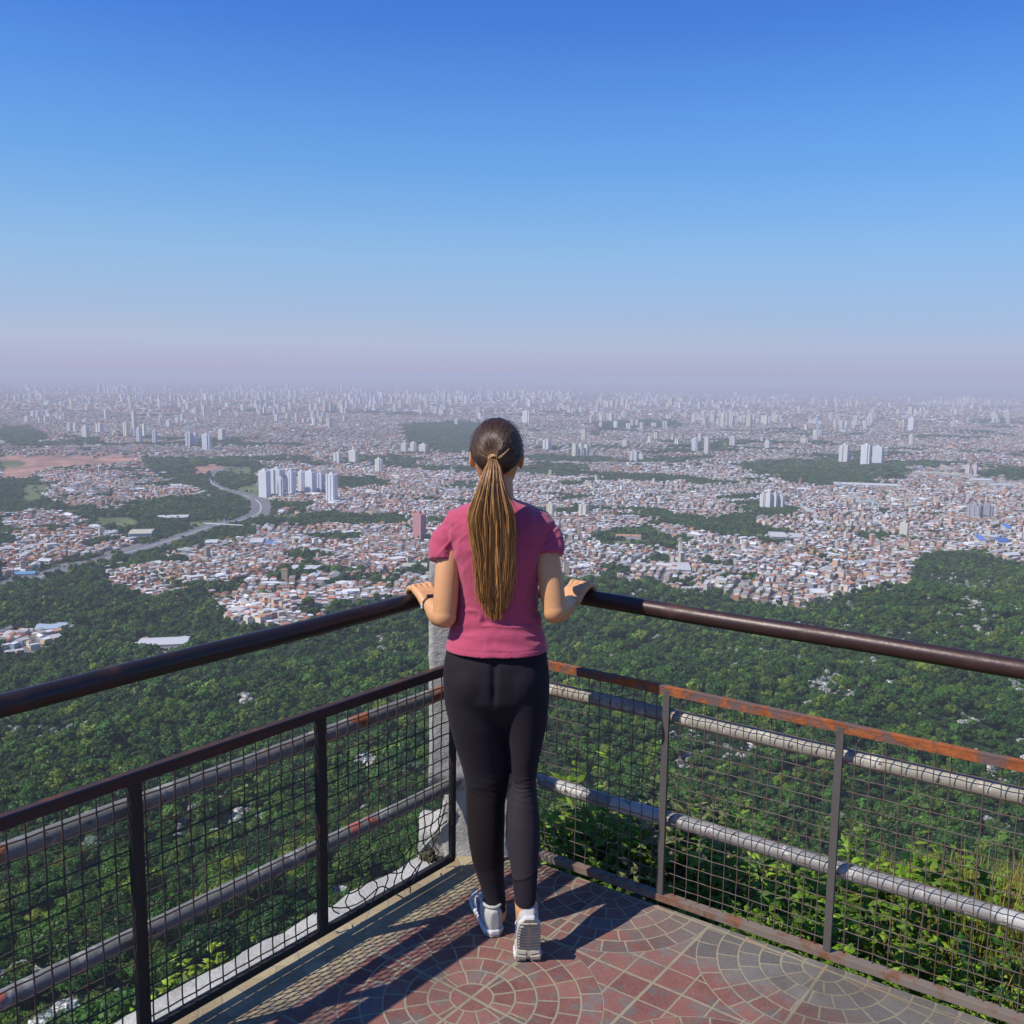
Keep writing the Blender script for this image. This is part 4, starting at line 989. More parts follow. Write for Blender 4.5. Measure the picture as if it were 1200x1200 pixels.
for i, (s, d) in enumerate(spots):
    v = int(rng.choice([0, 1, 2, 3, 0, 1, 2, 3, 0, 1, 5]))
    if s > 1.5: v = int(rng.choice([5, 6, 2, 3, 0]))
    if s < .5 and rng.random() < .3: v = 4
    p = bankP(s, d); t = empty('shrub', p-[0, 0, .03], rng.uniform(0, 6.28)); sc = rng.uniform(.65, 1.1)*(1 if d > .25 else .75); t.scale = (sc, sc, sc)
    ob('leaves', SH[v][0], None, t); ob('stems', SH[v][1], None, t)
    px, py, _ = project(p[0], p[1], p[2]+.2); wh = 'left of the first thin post' if px < 780 else 'between the thin posts' if px < 975 else 'right of the second post'
    tag(t, f"{SN[v]} shrub {'against' if d < .5 else 'a step outside' if d < 1.3 else 'well outside'} the right mesh fence {wh}", 'shrub', 'shrubs on the bank outside the fence')
# tall yellow grass
g_ = MB(); Vv = []; Cc = []; 
for i in range(38000):
    s = rng.uniform(.9, 3.8); d = rng.uniform(.15, 2.8)
    if s < 1.32+.25*math.sin(d*3)+rng.normal()*.14 + (.40 if d < .45 else 0): continue
    p = bankP(s, d); L = rng.uniform(.16, .44); a = rng.uniform(0, 6.28); b = np.array([math.cos(a), math.sin(a), 0]); w = np.array([-b[1], b[0], 0])*.0028; ln = b*L*rng.uniform(.05, .45)
    m1 = p+[0, 0, L*.55]+ln*.35; tp = p+[0, 0, L]+ln; c = rng.uniform(.6, 1.25)*np.array([1, rng.uniform(.9, 1.15), .9])
    Vv += [p-w, p+w, m1+w*.8, m1-w*.8, tp+w*.2, tp-w*.2]; Cc += [c]*6
nb = len(Vv)//6; o6 = (np.arange(nb)*6)[:, None, None]; fq = (np.array([(0, 1, 2, 3), (3, 2, 4, 5)])[None]+o6).reshape(-1, 4)
tag(ob('tall_grass', mesh_np('tall_grass', np.array(Vv), fq, np.array(Cc)), M['grass']), 'tall yellow green grass outside the right end of the fence', 'grass', kind='stuff')
Vv = []; Cc = []
for i in range(5000):
    s = rng.uniform(0, 3.8); d = rng.uniform(.02, 2.6); p = bankP(s, d); L = rng.uniform(.05, .22); a = rng.uniform(0, 6.28); b = np.array([math.cos(a), math.sin(a), 0]); w = np.array([-b[1], b[0], 0])*.0035; ln = b*L*rng.uniform(.1, .9)
    m1 = p+[0, 0, L*.55]+ln*.35; tp = p+[0, 0, L]+ln; c = rng.uniform(.5, 1.3)*np.ones(3); Vv += [p-w, p+w, m1+w*.8, m1-w*.8, tp+w*.2, tp-w*.2]; Cc += [c]*6
nb = len(Vv)//6; o6 = (np.arange(nb)*6)[:, None, None]; fq = (np.array([(0, 1, 2, 3), (3, 2, 4, 5)])[None]+o6).reshape(-1, 4)
tag(ob('ground_grass', mesh_np('ground_grass', np.array(Vv), fq, np.array(Cc)), M['leaf_n']), 'short green grass covering the bank under the shrubs', 'grass', kind='stuff')
# two bushy tree tops close under the left ledge
for i, (px, py, Yd, sc) in enumerate(((285, 1105, 6.2, .22), (205, 1150, 6.0, .19), (440, 1010, 9.0, .16))):
    p = W(px, py, Yd); zg = float(zt(p[0], p[1])); t = empty('leafy_tree', (p[0], p[1], p[2]-1.2), i)
    q = shrub_mesh(60+i, 3800, 2.6, 4.2, .34, 'leaf_n')
    o = ob('crown', q[0], None, t); o.scale = (sc, sc, sc)
    m_ = MB(); m_.tube([(0, 0, min(zg-p[2]+.6, -1)), (0, 0, .05)], [.07, .03], 7); ob('trunk', m_.mesh('trunk'), M['bark'], t)
    tag(t, ['bright leafy tree top below the ledge behind the second left mesh panel', 'bright leafy tree top below the ledge beside the dark double post', 'small leafy tree top below the torn mesh by the pillar'][i], 'tree')

# ------------------------------------------------------------------ the woman
def RG(rows, sh=0., dsh=0.):
    out = []
    for xl, xr, y, Y, dy in rows:
        a, b = W(xl, y, Y), W(xr, y, Y); out.append(((a[0]+b[0])/2, Y, (a[2]+b[2])/2, (b[0]-a[0])/2-sh, dy-sh-dsh))
    return out
tee = [(566,603,584,3.03,.052),(556,612,588,3.03,.062),(541,627,593,3.03,.072),(526,642,600,3.025,.080),(519,650,609,3.02,.088),(520,649,622,3.015,.097),(526,641,640,3.01,.104),(532,634,662,3.01,.106),
       (535,630,685,3.01,.100),(535,630,703,3.01,.096),(531,633,722,3.01,.098),(527,637,742,3.0,.108),(524,640,751,2.995,.117),(522,641.5,759,2.99,.121)]
pel = [(526,638,744,2.995,.100),(524,640,758,2.995,.108),(521,642,772,2.99,.118),(519,644,790,2.985,.122),(520,644,812,2.985,.122),(522,643,828,2.99,.108),(525,641,842,2.995,.08)]
legL = [(521,588,812,2.99,.110),(526,596,846,2.987,.104),(533,599,872,2.985,.091),(541,599,898,2.98,.074),(546,596,920,2.975,.066),(546,592,940,2.965,.063),(546.5,592,962,2.955,.062),(549,591,985,2.945,.057),(553,591,1008,2.94,.049),(561,591,1033,2.935,.041),(569,593,1055,2.93,.036),(571,594,1067,2.93,.035)]
legR = [(580,644,812,2.985,.110),(590,641,848,2.975,.102),(597,634,878,2.96,.086),(599,630,900,2.945,.068),(600,628,918,2.93,.060),(594,631,940,2.905,.062),(592,633,962,2.88,.062),(593,633,985,2.855,.057),(597,631,1008,2.83,.049),(600,630,1030,2.805,.041),(602,629,1048,2.785,.036),(603,628,1060,2.775,.035)]
W3 = lambda *a: W(*a)
# skeleton points of the arms
shL, elL, wrL = W(528, 620, 3.02), W(521, 722, 2.94), None
shR, elR = W(637, 620, 3.02), W(650, 716, 2.94)
def rail_pt(side, px):
    n, d = (nL, dLp) if side == 'L' else (nR, dRp); r = ray(px, 700); k = d/(r[:2]@n); return np.array([r[0]*k, r[1]*k, zh])
rhL, rhR = rail_pt('L', 491), rail_pt('R', 683)
def hand(m_, side):
    n, t, c = (nL, tL, rhL) if side == 'L' else (nR, -tR, rhR)
    f = np.array([n[0], n[1], 0]); s = np.array([t[0], t[1], 0]); u = np.array([0, 0, 1.])
    if side == 'L': f = f*.80+s*.35; f /= np.linalg.norm(f); s2 = np.cross(f, u); s = s2*np.sign(s2 @ s); 
    else: f = f*.93+s*.10; f /= np.linalg.norm(f); s2 = np.cross(f, u); s = s2*np.sign(s2 @ s)
    Lc = lambda a, b, h: c+f*a+s*b+u*h
    tips = []
    for k, (b, ln) in enumerate(((.030, .96), (.010, 1.06), (-.010, 1.0), (-.029, .84))):   # index ... little
        P = catmull([Lc(-.050, b*.85, .046), Lc(-.024, b, .053-.002*k), Lc(.010*ln, b*1.05, .049-.002*k), Lc(.036*ln, b*1.06, .024), Lc(.038*ln, b*1.05, -.004), Lc(.028*ln, b*1.04, -.022)], 4)
        m_.tube(P, np.interp(np.linspace(0, 1, len(P)), [0, .25, .5, .8, 1], [.0095, .0108, .0090, .0082, .0066]), 10)
        m_.ell(P[-1], (.0066,)*3, n=8, m=6); m_.ell(Lc(-.024, b, .054), (.0112,)*3, n=8, m=6)
    # palm slab
    w0 = Lc(-.105, -.004, .010 if side == 'L' else .004)
    for b in np.linspace(-.026, .027, 6):
        m_.tube([w0+s*b*.55, Lc(-.065, b*.92, .036), Lc(-.026, b, .044)], [.019, .0165, .0125], 10)
    # thumb leaves the side of the palm near its base, lies along and under the rail
    P = catmull([Lc(-.080, .018, .022), Lc(-.056, .040, .018), Lc(-.040, .058, .006), Lc(-.034, .072, -.010), Lc(-.028, .078, -.022)], 4)
    m_.tube(P, np.interp(np.linspace(0, 1, len(P)), [0, .4, .75, 1], [.0165, .0125, .0100, .0080]), 10); m_.ell(P[-1], (.008,)*3, n=8, m=6)
    return w0, f, s
body = MB()
w_l, fL_, sL_ = hand(body, 'L'); w_r, fR_, sR_ = hand(body, 'R')
def arm(m_, sh, el, wr, sx_=1):
    P1 = catmull([sh, sh*.5+el*.5+np.array([.0, -.012, 0]), el], 8); m_.tube(P1, np.interp(np.linspace(0, 1, len(P1)), [0, .35, .75, 1], [.030, .0385, .0385, .0355]), 20)
    m_.ell(el, (.037, .037, .037)); mid = el*.62+wr*.38+np.array([-.006*sx_, 0, -.002])
    P2 = catmull([el, mid, wr], 8); m_.tube(P2, np.interp(np.linspace(0, 1, len(P2)), [0, .3, .65, 1], [.0365, .0395, .031, .0245]), 20)
arm(body, shL, elL, w_l, 1); arm(body, shR, elR, w_r, -1)
body.rings(RG(tee[3:], .008)[::-1], 36, 2.3); body.rings(RG([(562,607,590,3.03,.06)], .004)+RG(tee[2:4], .010), 30)
body.rings(RG(pel, .016)[::-1], 36, 2.3); body.rings(RG(legL, .008)[::-1], 24); body.rings(RG(legR, .008)[::-1], 24)
# neck + head
hc = W(582, 531, 3.05); HZt = W(582, 492, 3.05)[2]+.0
xh = hc[0]
nk = [(560,603,594,3.035,.056),(563,602,580,3.04,.053),(563,601,566,3.05,.052),(563,601,552,3.06,.055)]
body.rings(RG(nk), 24)
top = HZt; Yh = 3.055
hd = [(.0, .012, .012, 0), (.006, .034, .040, .0), (.022, .056, .066, -.002), (.045, .067, .083, -.004), (.075, .0735, .094, -.004), (.105, .0735, .095, 0), (.130, .070, .090, .006), (.155, .064, .078, .018), (.180, .056, .062, .034), (.200, .044, .046, .046), (.214, .026, .028, .056)]
body.rings([(xh, Yh+dy, top-.008-dz, rx*.97, ry*.97) for dz, rx, ry, dy in hd][::-1], 28, 2.1)
body.ell((xh, Yh+.100, top-.132), (.011, .020, .022)); body.ell((xh, Yh+.088, top-.168), (.021, .010, .005)); body.ell((xh, Yh+.088, top-.178), (.018, .010, .006)); body.ell((xh, Yh+.086, top-.098), (.05, .012, .008))
for sg in (-1, 1):
    body.ell((xh+sg*.0775, Yh+.010, top-.120), (.0075, .018, .030), rot=np.array(Matrix.Rotation(sg*.25, 3, 'Z')))
    body.ell((xh+sg*.076, Yh+.012, top-.142), (.006, .010, .012))
# ankles and feet inside the shoes
yawL = .24; yawR = .06
ankL = W(582, 1070, 2.935); ankR = W(615.5, 1063, 2.78)
heelL = G(580, 1101); 
body.tube([W(581.5, 1058, 2.93), ankL+[0, 0, -.005], np.array([ankL[0]-.01, ankL[1]+.03, .05]), np.array([ankL[0]-.05, ankL[1]+.13, .035])], [.034, .032, .034, .028], 16)
ballR = np.array([G(617, 1132)[0]+.004, G(617, 1132)[1]+.035, .0])
body.tube([W(615.5, 1050, 2.785), ankR, ankR+[0, .012, -.05], ballR+[0, .045, .04]], [.034, .031, .027, .018], 16)
root = empty('person', (xh, 2.95, 0))
ob_body = body.build('body', M['skin'], root); bake(ob_body, .0031, 5, .5); rel(ob_body, root)
tag(root, 'woman with a long ponytail in a pink t-shirt and dark leggings leaning on the railing', 'person')

# shirt
def displace(o, fn):
    me = o.data; n = len(me.vertices); co = np.empty(n*3, np.float32); me.vertices.foreach_get('co', co); co = co.reshape(-1, 3)
    no = np.empty(n*3, np.float32); me.vertex_normals.foreach_get('vector', no) if hasattr(me, 'vertex_normals') else None; no = no.reshape(-1, 3)
    co = co+no*fn(co.astype(float), no)[:, None]; me.vertices.foreach_set('co', co.astype(np.float32).ravel()); me.update()
sh = MB(); sh.rings(RG(tee)[::-1], 40, 2.25)
def sleeve(a, b, c, r0, r1, r2):
    P = catmull([a, b, c], 8); sh.tube(P, np.interp(np.linspace(0, 1, len(P)), [0, .5, 1], [r0, r1, r2]), 24)
sleeve(W(540, 610, 3.025), W(523, 630, 3.008), W(518.5, 657, 2.98), .034, .0445, .0440)
sleeve(W(624, 610, 3.025), W(641, 628, 3.008), W(645.5, 651, 2.98), .034, .0440, .0430)
o = sh.build('t_shirt', M['tee'], root); bake(o, .0036, 4, .5)
zhem = W(582, 759, 2.99)[2]
def folds(p, no):
    x, y, z = p[:, 0], p[:, 1], p[:, 2]
    zw = z-zhem; out = .0*x
    xx = x-xh
    wx = vnoise(x*100, z*100, 7., 5)*.02; wz = vnoise(x*100+50, z*100, 9., 6)*.03
    rid = lambda u, v, s_, sd: 1-np.abs(vnoise(u*100, v*100, s_, sd))*2
    w = np.exp(-((zw-.085)/.065)**2)
    out += w*.0042*rid(xx*.35+wx, z+wz+xx*.18*np.sign(xx), 2.3, 11)
    w2 = np.clip((zw-.08)/.12, 0, 1)*np.clip((.50-zw)/.10, 0, 1)
    out += w2*.0036*rid(xx+wx+.10*zw, z*.16+wz*.3, 2.6, 12)*(.35+.65*vnoise(x*100, z*100, 14., 13)**2*2)
    for sg in (-1, 1):
        d = xx*sg; w3 = np.exp(-((d-.120)/.045)**2-((zw-.31)/.07)**2); out += w3*.0045*rid((d+zw*.9)*.9+wx, (d-zw)*.2, 2.0, 14+sg)
        w4 = np.clip((d-.13)/.02, 0, 1)*np.exp(-((zw-.335)/.05)**2); out += w4*.0032*rid((d*.8-zw)*.9, (d+zw)*.25, 1.9, 17+sg)
    out += .0010*vnoise(x*100, z*100, 2.3, 3)
    out += .0016*(np.abs(zw-.016) < .0016)*-1.0
    return out
displace(o, folds); rel(o, root)
# leggings
lg = MB(); lg.rings(RG(pel)[::-1], 40, 2.3); lg.rings(RG(legL)[::-1], 28, 2.1); lg.rings(RG(legR)[::-1], 28, 2.1)
for px, sg in ((553, -1), (611, 1)):
    c = W(px-sg*3, 800, 2.948); lg.ell(c, (.082, .084, .100))
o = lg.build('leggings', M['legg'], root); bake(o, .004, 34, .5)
def lfold(p, no):
    x, y, z = p[:, 0], p[:, 1], p[:, 2]; k = (x > .0) * np.exp(-((z-.50)/.035)**2)*np.exp(-((y-2.88)/.05)**2)
    out = k*.0013*np.sin(z*520+np.sin(x*60)); zc = W(582, 822, 2.9)[2]
    crack = np.exp(-((x-(xh+.003))/.010)**2)*np.clip((z-zc+.02)/.05, 0, 1)*(y < 2.97)*np.clip((zhem-z)/.03, 0, 1)
    ank = np.exp(-((z-.13)/.02)**2)*.0012*np.sin(z*600)
    knee = np.exp(-((z-.47)/.04)**2)*.0006*np.sin(z*300+x*40)
    return out-crack*.008+ank+knee
displace(o, lfold); rel(o, root)
# hair cap
def scalp(a, e, k=1.0):
    """direction on the skull: azimuth a (0 = back), elevation e"""
    cx, cy, cz = xh, Yh-.006, top-.098
    d = np.array([math.sin(a)*math.cos(e), -math.cos(a)*math.cos(e), math.sin(e)])
    rx = .0785; ry = .104; rzu = .101; rzd = .104
    rz_ = rzu if d[2] > 0 else rzd
    t_ = 1/math.sqrt((d[0]/rx)**2+(d[1]/ry)**2+(d[2]/rz_)**2)
    if d[2] < 0: t_ *= 1-.28*(-d[2])**1.5*(1.0 if d[1] < 0 else .6)
    return np.array([cx, cy, cz])+d*t_*k
def hair_ok(a, e):                    # covered with hair?
    a_ = abs(a)
    lim = -1.0 if a_ < .55 else (-1.0+(a_-.55)*1.15 if a_ < 1.35 else (-.08+(a_-1.35)*.50))
    return e > lim
cap = MB(); na_, ne_ = 72, 48; V = []; okv = []
for i in range(ne_+1):
    e = -1.15+(math.pi/2+1.15)*i/ne_
    for j in range(na_):
        a = -math.pi+2*math.pi*j/na_; V.append(scalp(a, min(e, 1.569), 1.0)); okv.append(hair_ok(a, e))
Fs = [(i*na_+j, i*na_+(j+1) % na_, (i+1)*na_+(j+1) % na_, (i+1)*na_+j) for i in range(ne_) for j in range(na_) if all(okv[q] for q in (i*na_+j, i*na_+(j+1) % na_, (i+1)*na_+(j+1) % na_, (i+1)*na_+j))]
cap.add(V, Fs); hr_ = cap.build('hair', M['hair_cap'], root, smooth=True); sm = hr_.modifiers.new('s', 'SOLIDIFY'); sm.thickness = .006; sm.offset = -1; rel(hr_, root)
tie = W(577.5, 538, 2.935); 
# swept strands
st = MB(); cc = np.array([xh, Yh-.006, top-.098])
td = tie-cc; td /= np.linalg.norm(td)
def surf(d, k=1.02):
    d = d/np.linalg.norm(d); e = math.asin(max(-1, min(1, d[2]))); a = math.atan2(d[0], -d[1]); return scalp(a, e, k), a, e
cnt = 0
while cnt < 2300:
    a = rng.uniform(-math.pi, math.pi); e = math.asin(rng.uniform(-.88, 1))
    if not hair_ok(a, e+.02): continue
    p0 = scalp(a, e); d0 = (p0-cc); d0 /= np.linalg.norm(d0)
    # parting: strands of the crown start at the middle line
    P = []; w = math.acos(max(-1, min(1, d0 @ td)))
    if w < .12: continue
    lift = rng.uniform(1.005, 1.035)
    nseg = 9
    for q in range(nseg+1):
        f = q/nseg; d = (math.sin((1-f)*w)*d0+math.sin(f*w)*td)/math.sin(w) if w > 1e-3 else td
        g0 = 1-(abs(f-.5)*2)**2
        s_, _, _ = surf(d, lift+.008*g0); P.append(s_*(1-max(0, f-.75)*1.6)+tie*(max(0, f-.75)*1.6) if f > .75 else s_)
    v = rng.uniform(.6, 1.5); base = np.array([.030, .015, .009])*v; gold = np.array([.26, .125, .045])*v
    tt = np.linspace(0, 1, nseg+1)[:, None]; lowf = 1.0 if e < .5 else .75
    n0 = st.n; st.tube(P, np.linspace(.0016, .0011, nseg+1), 4, cap=False); st.C[-1] = np.repeat(base*(1-tt**2.2*lowf)+gold*(tt**2.2*lowf), 4, 0)
    cnt += 1
for i in range(260):                  # flyaway hairs over the crown and beside the tail
    a = rng.uniform(-1.9, 1.9); e = rng.uniform(-.5, 1.35)
    if not hair_ok(a, e): continue
    p = scalp(a, e, 1.02); q = scalp(a+rng.normal()*.15, e-rng.uniform(.1, .5), rng.uniform(1.03, 1.12)); mid = (p+q)/2+(p-cc)*rng.uniform(.02, .09)
    st.tube(catmull([p, mid, q], 4), .00035, 3, (.10, .05, .025), cap=False)
s2_ = st.build('hair_strands', M['hair'], hr_, smooth=True, cols=True); rel(s2_, hr_)
# ponytail
pt = MB()
prof_y = [538, 548, 565, 585, 603, 625, 650, 680, 700, 722]
cxs = [577.5, 578, 577, 576.5, 576, 577, 578, 579, 579, 580]
wd = [4.5, 9, 14, 20, 26, 25, 21, 18, 15, 9]
Yp = [2.935, 2.905, 2.885, 2.88, 2.885, 2.89, 2.895, 2.90, 2.905, 2.91]
th_ = [.012, .020, .026, .028, .028, .026, .024, .022, .018, .008]
def tail(y): return [np.interp(y, prof_y, q) for q in (cxs, wd, Yp, th_)]
for i in range(3000):
    u0 = rng.uniform(-1, 1); u0 = math.copysign(abs(u0)**.85, u0); v0 = rng.uniform(-1, 1)*math.sqrt(max(0, 1-u0*u0*.8)); end = 724-abs(rng.normal())*14-16*abs(u0)**1.5-7*math.sin(math.floor((u0+1)*4.5)*2.1); 
    if rng.random() < .12: end = rng.uniform(600, 690)
    lock = math.floor((u0+1)*10+v0*3); ph = lock*1.9+v0; amp = 2.0+1.0*math.sin(lock*2.3)
    ys = np.linspace(538, end, 17); P = []; rj = rng.normal()*3.2
    for j, y in enumerate(ys):
        cx_, w_, Y_, t_ = tail(y); f = j/16
        conv = max(-1, min(1, (lock+.5-v0*3)/10-1))
        uu = u0*(1-.16*f)+conv*.16*f
        x = cx_+uu*w_*(1+.05*math.sin(y*.06+i))+amp*math.sin(y*.04+ph*.35+v0*2)*f+rj*f*f
        P.append(W(x, y, Y_-v0*t_+.003*math.sin(ph+y*.03)))
    b = rng.uniform(.6, 1.4)*(1+.12*math.sin(lock*2.7)); f = np.linspace(0, 1, 17)[:, None]; g = np.clip(f*2.6+.28, 0, 1)
    dark = rng.random() < .32; c1 = np.array([.20, .105, .045])*b; c2 = np.array([.56, .29, .10])*b if not dark else np.array([.22, .10, .035])*b
    c3 = np.array([.60, .29, .09])*b if not dark else np.array([.26, .11, .03])*b
    pt.tube(P, np.interp(np.linspace(0, 1, 17), [0, .1, .8, 1], [.0009, .0011, .0010, .0004]), 3, cap=False)
    pt.C[-1] = np.repeat(c1*(1-g)+(c2*(1-f)+c3*f)*g, 3, 0)
core = MB(); core.rings([( (lambda q: (W(q[0], y, q[2])[0], q[2]+.004, W(q[0], y, q[2])[2], q[1]/385*.80, q[3]*.65))(tail(y))) for y in prof_y[:-1]][::-1], 16)
tl = pt.build('ponytail', M['hair'], root, smooth=True, cols=True); rel(tl, root)
ck = core.mesh('ponytail_core', True); ck.materials.append(Mat('hair_under', .6, col=(.10, .045, .015)).m); ob_c = ob('inner_hair', ck, None, tl); rel(ob_c, tl)
tb = MB()
for a in range(5):
    P = [tie+np.array([.0125*math.cos(t), -.006+.004*math.sin(t*2+a), .010*math.sin(t)+(a-2)*.0018]) for t in np.linspace(0, 2*math.pi, 20)]
    tb.tube(P, .0026, 6, (.34, .19, .07))
for k in range(9):                    # stray wisp right of the band
    P = catmull([tie+[.010, -.004, 0], W(588, 533+k*.3, 2.925), W(595+k*.2, 528-k*.3, 2.93)], 5); tb.tube(P, .0011, 4, (.42, .24, .09), cap=False)
o = tb.build('hair_tie', M['hair'], root, smooth=True, cols=True); rel(o, root)
for sg in (-1, 1):
    e_ = MB(); e_.ell((xh+sg*.031, Yh+.083, top-.110), (.0115, .008, .007)); o = e_.build('eye', M['eye'], root, smooth=True); rel(o, root)
# watch on the left wrist
wm = MB(); wc_ = w_l*.88+elL*.12; axd = (w_l-elL); axd /= np.linalg.norm(axd); a1 = np.cross(axd, [0, 0, 1]); a1 /= np.linalg.norm(a1); a2 = np.cross(a1, axd)
P = [wc_+a1*.0305*math.cos(t)+a2*.0295*math.sin(t) for t in np.linspace(0, 2*math.pi, 30)]
for k in (-.005, -.0025, 0, .0025, .005): wm.tube([p+axd*k for p in P], .0026, 6, cap=False)
o = wm.build('wrist_band', M['black'], root, smooth=True); rel(o, root)
wf = MB(); wf.box(wc_+a2*.0315-a1*.004, (.013, .0045, .010), [a1, a2, axd]); q = wf.build('watch_face', M['black'], o, bevel=.002); rel(q, o)
wg = MB(); wg.box(wc_-a1*.0335, (.0028, .008, .006), [a1, a2, axd]); q = wg.build('buckle', M['white'], o, bevel=.001); rel(q, o)

# shoes: local frame heel at origin, +Y forward
def shoe(origin, yaw, bend, name, parts_label=None):
    L = .255; yb = .165
    def tr(p):
        p = np.array(p, float); x, y, z = p
        if bend:
            k = min(1, max(0, (yb-y)/.05)); an = -bend*k*k*(3-2*k)*1.0
            dy = y-yb; y, z = yb+dy*math.cos(an)-z*math.sin(an), dy*math.sin(an)+z*math.cos(an)
            z = z
        c, s = math.cos(yaw), math.sin(yaw); y -= yb if bend else 0
        return np.array([origin[0]+x*c-y*s, origin[1]+x*s+y*c, origin[2]+z])
    hw = lambda y: np.interp(y, [0, .02, .06, .12, .17, .21, .24, .256], [.012, .030, .034, .033, .041, .040, .028, .010])
    def loft(y0, y1, zlo, zhi, n, wf, name, mat, sm=3, e=2.6, vox=.0035):
        m_ = MB(); ys = np.linspace(y0, y1, n); V = []; K = 22
        for y in ys:
            w = wf(y); lo, hi = zlo(y), zhi(y)
            for k in range(K):
                t = 2*math.pi*k/K; c, s = math.cos(t), math.sin(t)
                V.append((w*math.copysign(abs(c)**(2/e), c), y, (lo+hi)/2+(hi-lo)/2*math.copysign(abs(s)**(2/e), s)))
        V = [tr(v) for v in V]; Fs = [(i*K+k, i*K+(k+1) % K, (i+1)*K+(k+1) % K, (i+1)*K+k) for i in range(n-1) for k in range(K)]+[tuple(range(K))[::-1], tuple((n-1)*K+k for k in range(K))]
        m_.add(V, Fs); o = m_.build(name, mat, None); bm = bmesh.new(); bm.from_mesh(o.data); bmesh.ops.recalc_face_normals(bm, faces=bm.faces); bm.to_mesh(o.data); bm.free()
        return bake(o, vox, sm, .5) if vox else o
    up = loft(.003, L-.004, lambda y: .014, lambda y: np.interp(y, [0, .02, .05, .09, .14, .19, .23, .256], [.082, .094, .088, .085, .075, .052, .042, .028]), 34, lambda y: hw(y)*.97, 'upper', M['shoe_g'])
    ms = loft(-.003, L, lambda y: .006, lambda y: np.interp(y, [0, .05, .15, .2, .256], [.024, .021, .018, .017, .018]), 34, lambda y: hw(y)+.003, 'midsole', M['shoe_w'], 2, 4, .003)
    root_s = empty(name, tuple(origin))
    # outsole slab with tread bars
    m_ = MB(); ys = np.linspace(-.002, L-.003, 30); V = []
    for y in ys:
        w = hw(y)+.001; V += [tr((-w, y, .0065)), tr((w, y, .0065)), tr((w, y, .003)), tr((-w, y, .003))]
    Fs = [(i*4+k, i*4+(k+1) % 4, (i+1)*4+(k+1) % 4, (i+1)*4+k) for i in range(29) for k in range(4)]+[(3, 2, 1, 0), (116, 117, 118, 119)]
    m_.add(V, Fs)
    for y in np.arange(.010, .235, .0125):
        for sg in (-1, 1):
            w = hw(y+.003)-.001; mid = y+.0035*1
            x0 = .007 if .03 < y < .2 else .001
            V = []
            for x in (x0, w):
                for (yy, zz) in ((0, .0034), (.0075, .0034), (.0065, -.0008), (.001, -.0008)): V.append(tr((sg*x, y+yy+.002*math.sin(x*300), zz)))
            m_.add(V, [(0, 1, 5, 4), (1, 2, 6, 5), (2, 3, 7, 6), (3, 0, 4, 7), (0, 3, 2, 1), (4, 5, 6, 7)])
    ol = m_.build('outsole', M['shoe_s'], root)
    # side stripes, collar and laces
    m_ = MB()
    for sg in (-1, 1):
        for y in (.075, .092, .109):
            P = [tr((sg*(hw(y+.02*k)*.97+.0005), y+.018*k, .030+.040*k)) for k in np.linspace(0, 1, 6)]; m_.tube(P, .0028, 6)
    sp = m_.build('stripe', M['shoe_b'], root, smooth=True)
    m_ = MB()
    for k in range(5):
        y = .115+k*.016; z = np.interp(y, [.09, .14, .19], [.087, .077, .054]); m_.tube(catmull([tr((-.020, y, z-.004)), tr((0, y+.002, z+.003)), tr((.020, y+.004, z-.004))], 4), .0022, 6)
    for sg in (-1, 1): m_.tube(catmull([tr((0, .112, .088)), tr((sg*.022, .105, .100)), tr((sg*.034, .115, .085)), tr((sg*.012, .115, .086))], 6), .0020, 6)
    lc = m_.build('laces', M['shoe_w'], root, smooth=True)
    m_ = MB(); P = [tr((.029*math.cos(t), .052+.040*math.sin(t), .088+(.006 if math.sin(t) < 0 else 0))) for t in np.linspace(0, 2*math.pi, 24)]; m_.tube(P, .005, 8, cap=False)
    cl = m_.build('collar', M['shoe_g'], root, smooth=True)
    for q in (up, ms, ol, sp, lc, cl):
        q.parent = root_s; q.matrix_basis = Matrix.Identity(4); q.matrix_parent_inverse = Matrix.Identity(4); rel(q, root_s)
    root_s.parent = root; rel(root_s, root)
    return root_s
oL = G(580, 1100); shoe(np.array([oL[0], oL[1]+.004, .0015]), yawL, 0, 'shoe')
shoe(np.array([ballR[0], ballR[1], .0015]), yawR, 1.22, 'shoe')
bpy.context.view_layer.update()

# ------------------------------------------------------------------ haze
SG = 9.5e-5
hz = MB(); zlo = -420; zhi = 3.2; hz.box((0, 0, (zlo+zhi)/2), (45000, 45000, (zhi-zlo)/2)); o = hz.build('haze', None)
mh = bpy.data.materials.new('haze'); mh.use_nodes = True; nt = mh.node_tree; nt.nodes.clear(); out = nt.nodes.new('ShaderNodeOutputMaterial'); pv = nt.nodes.new('ShaderNodeVolumePrincipled')
pv.inputs['Color'].default_value = (.725, .725, .79, 1); pv.inputs['Density'].default_value = SG; pv.inputs['Anisotropy'].default_value = 0
nt.links.new(pv.outputs[0], out.inputs['Volume']); o.data.materials.append(mh); tag(o, 'pale bluish haze lying over the city and thickening towards the horizon', 'haze', kind='stuff')

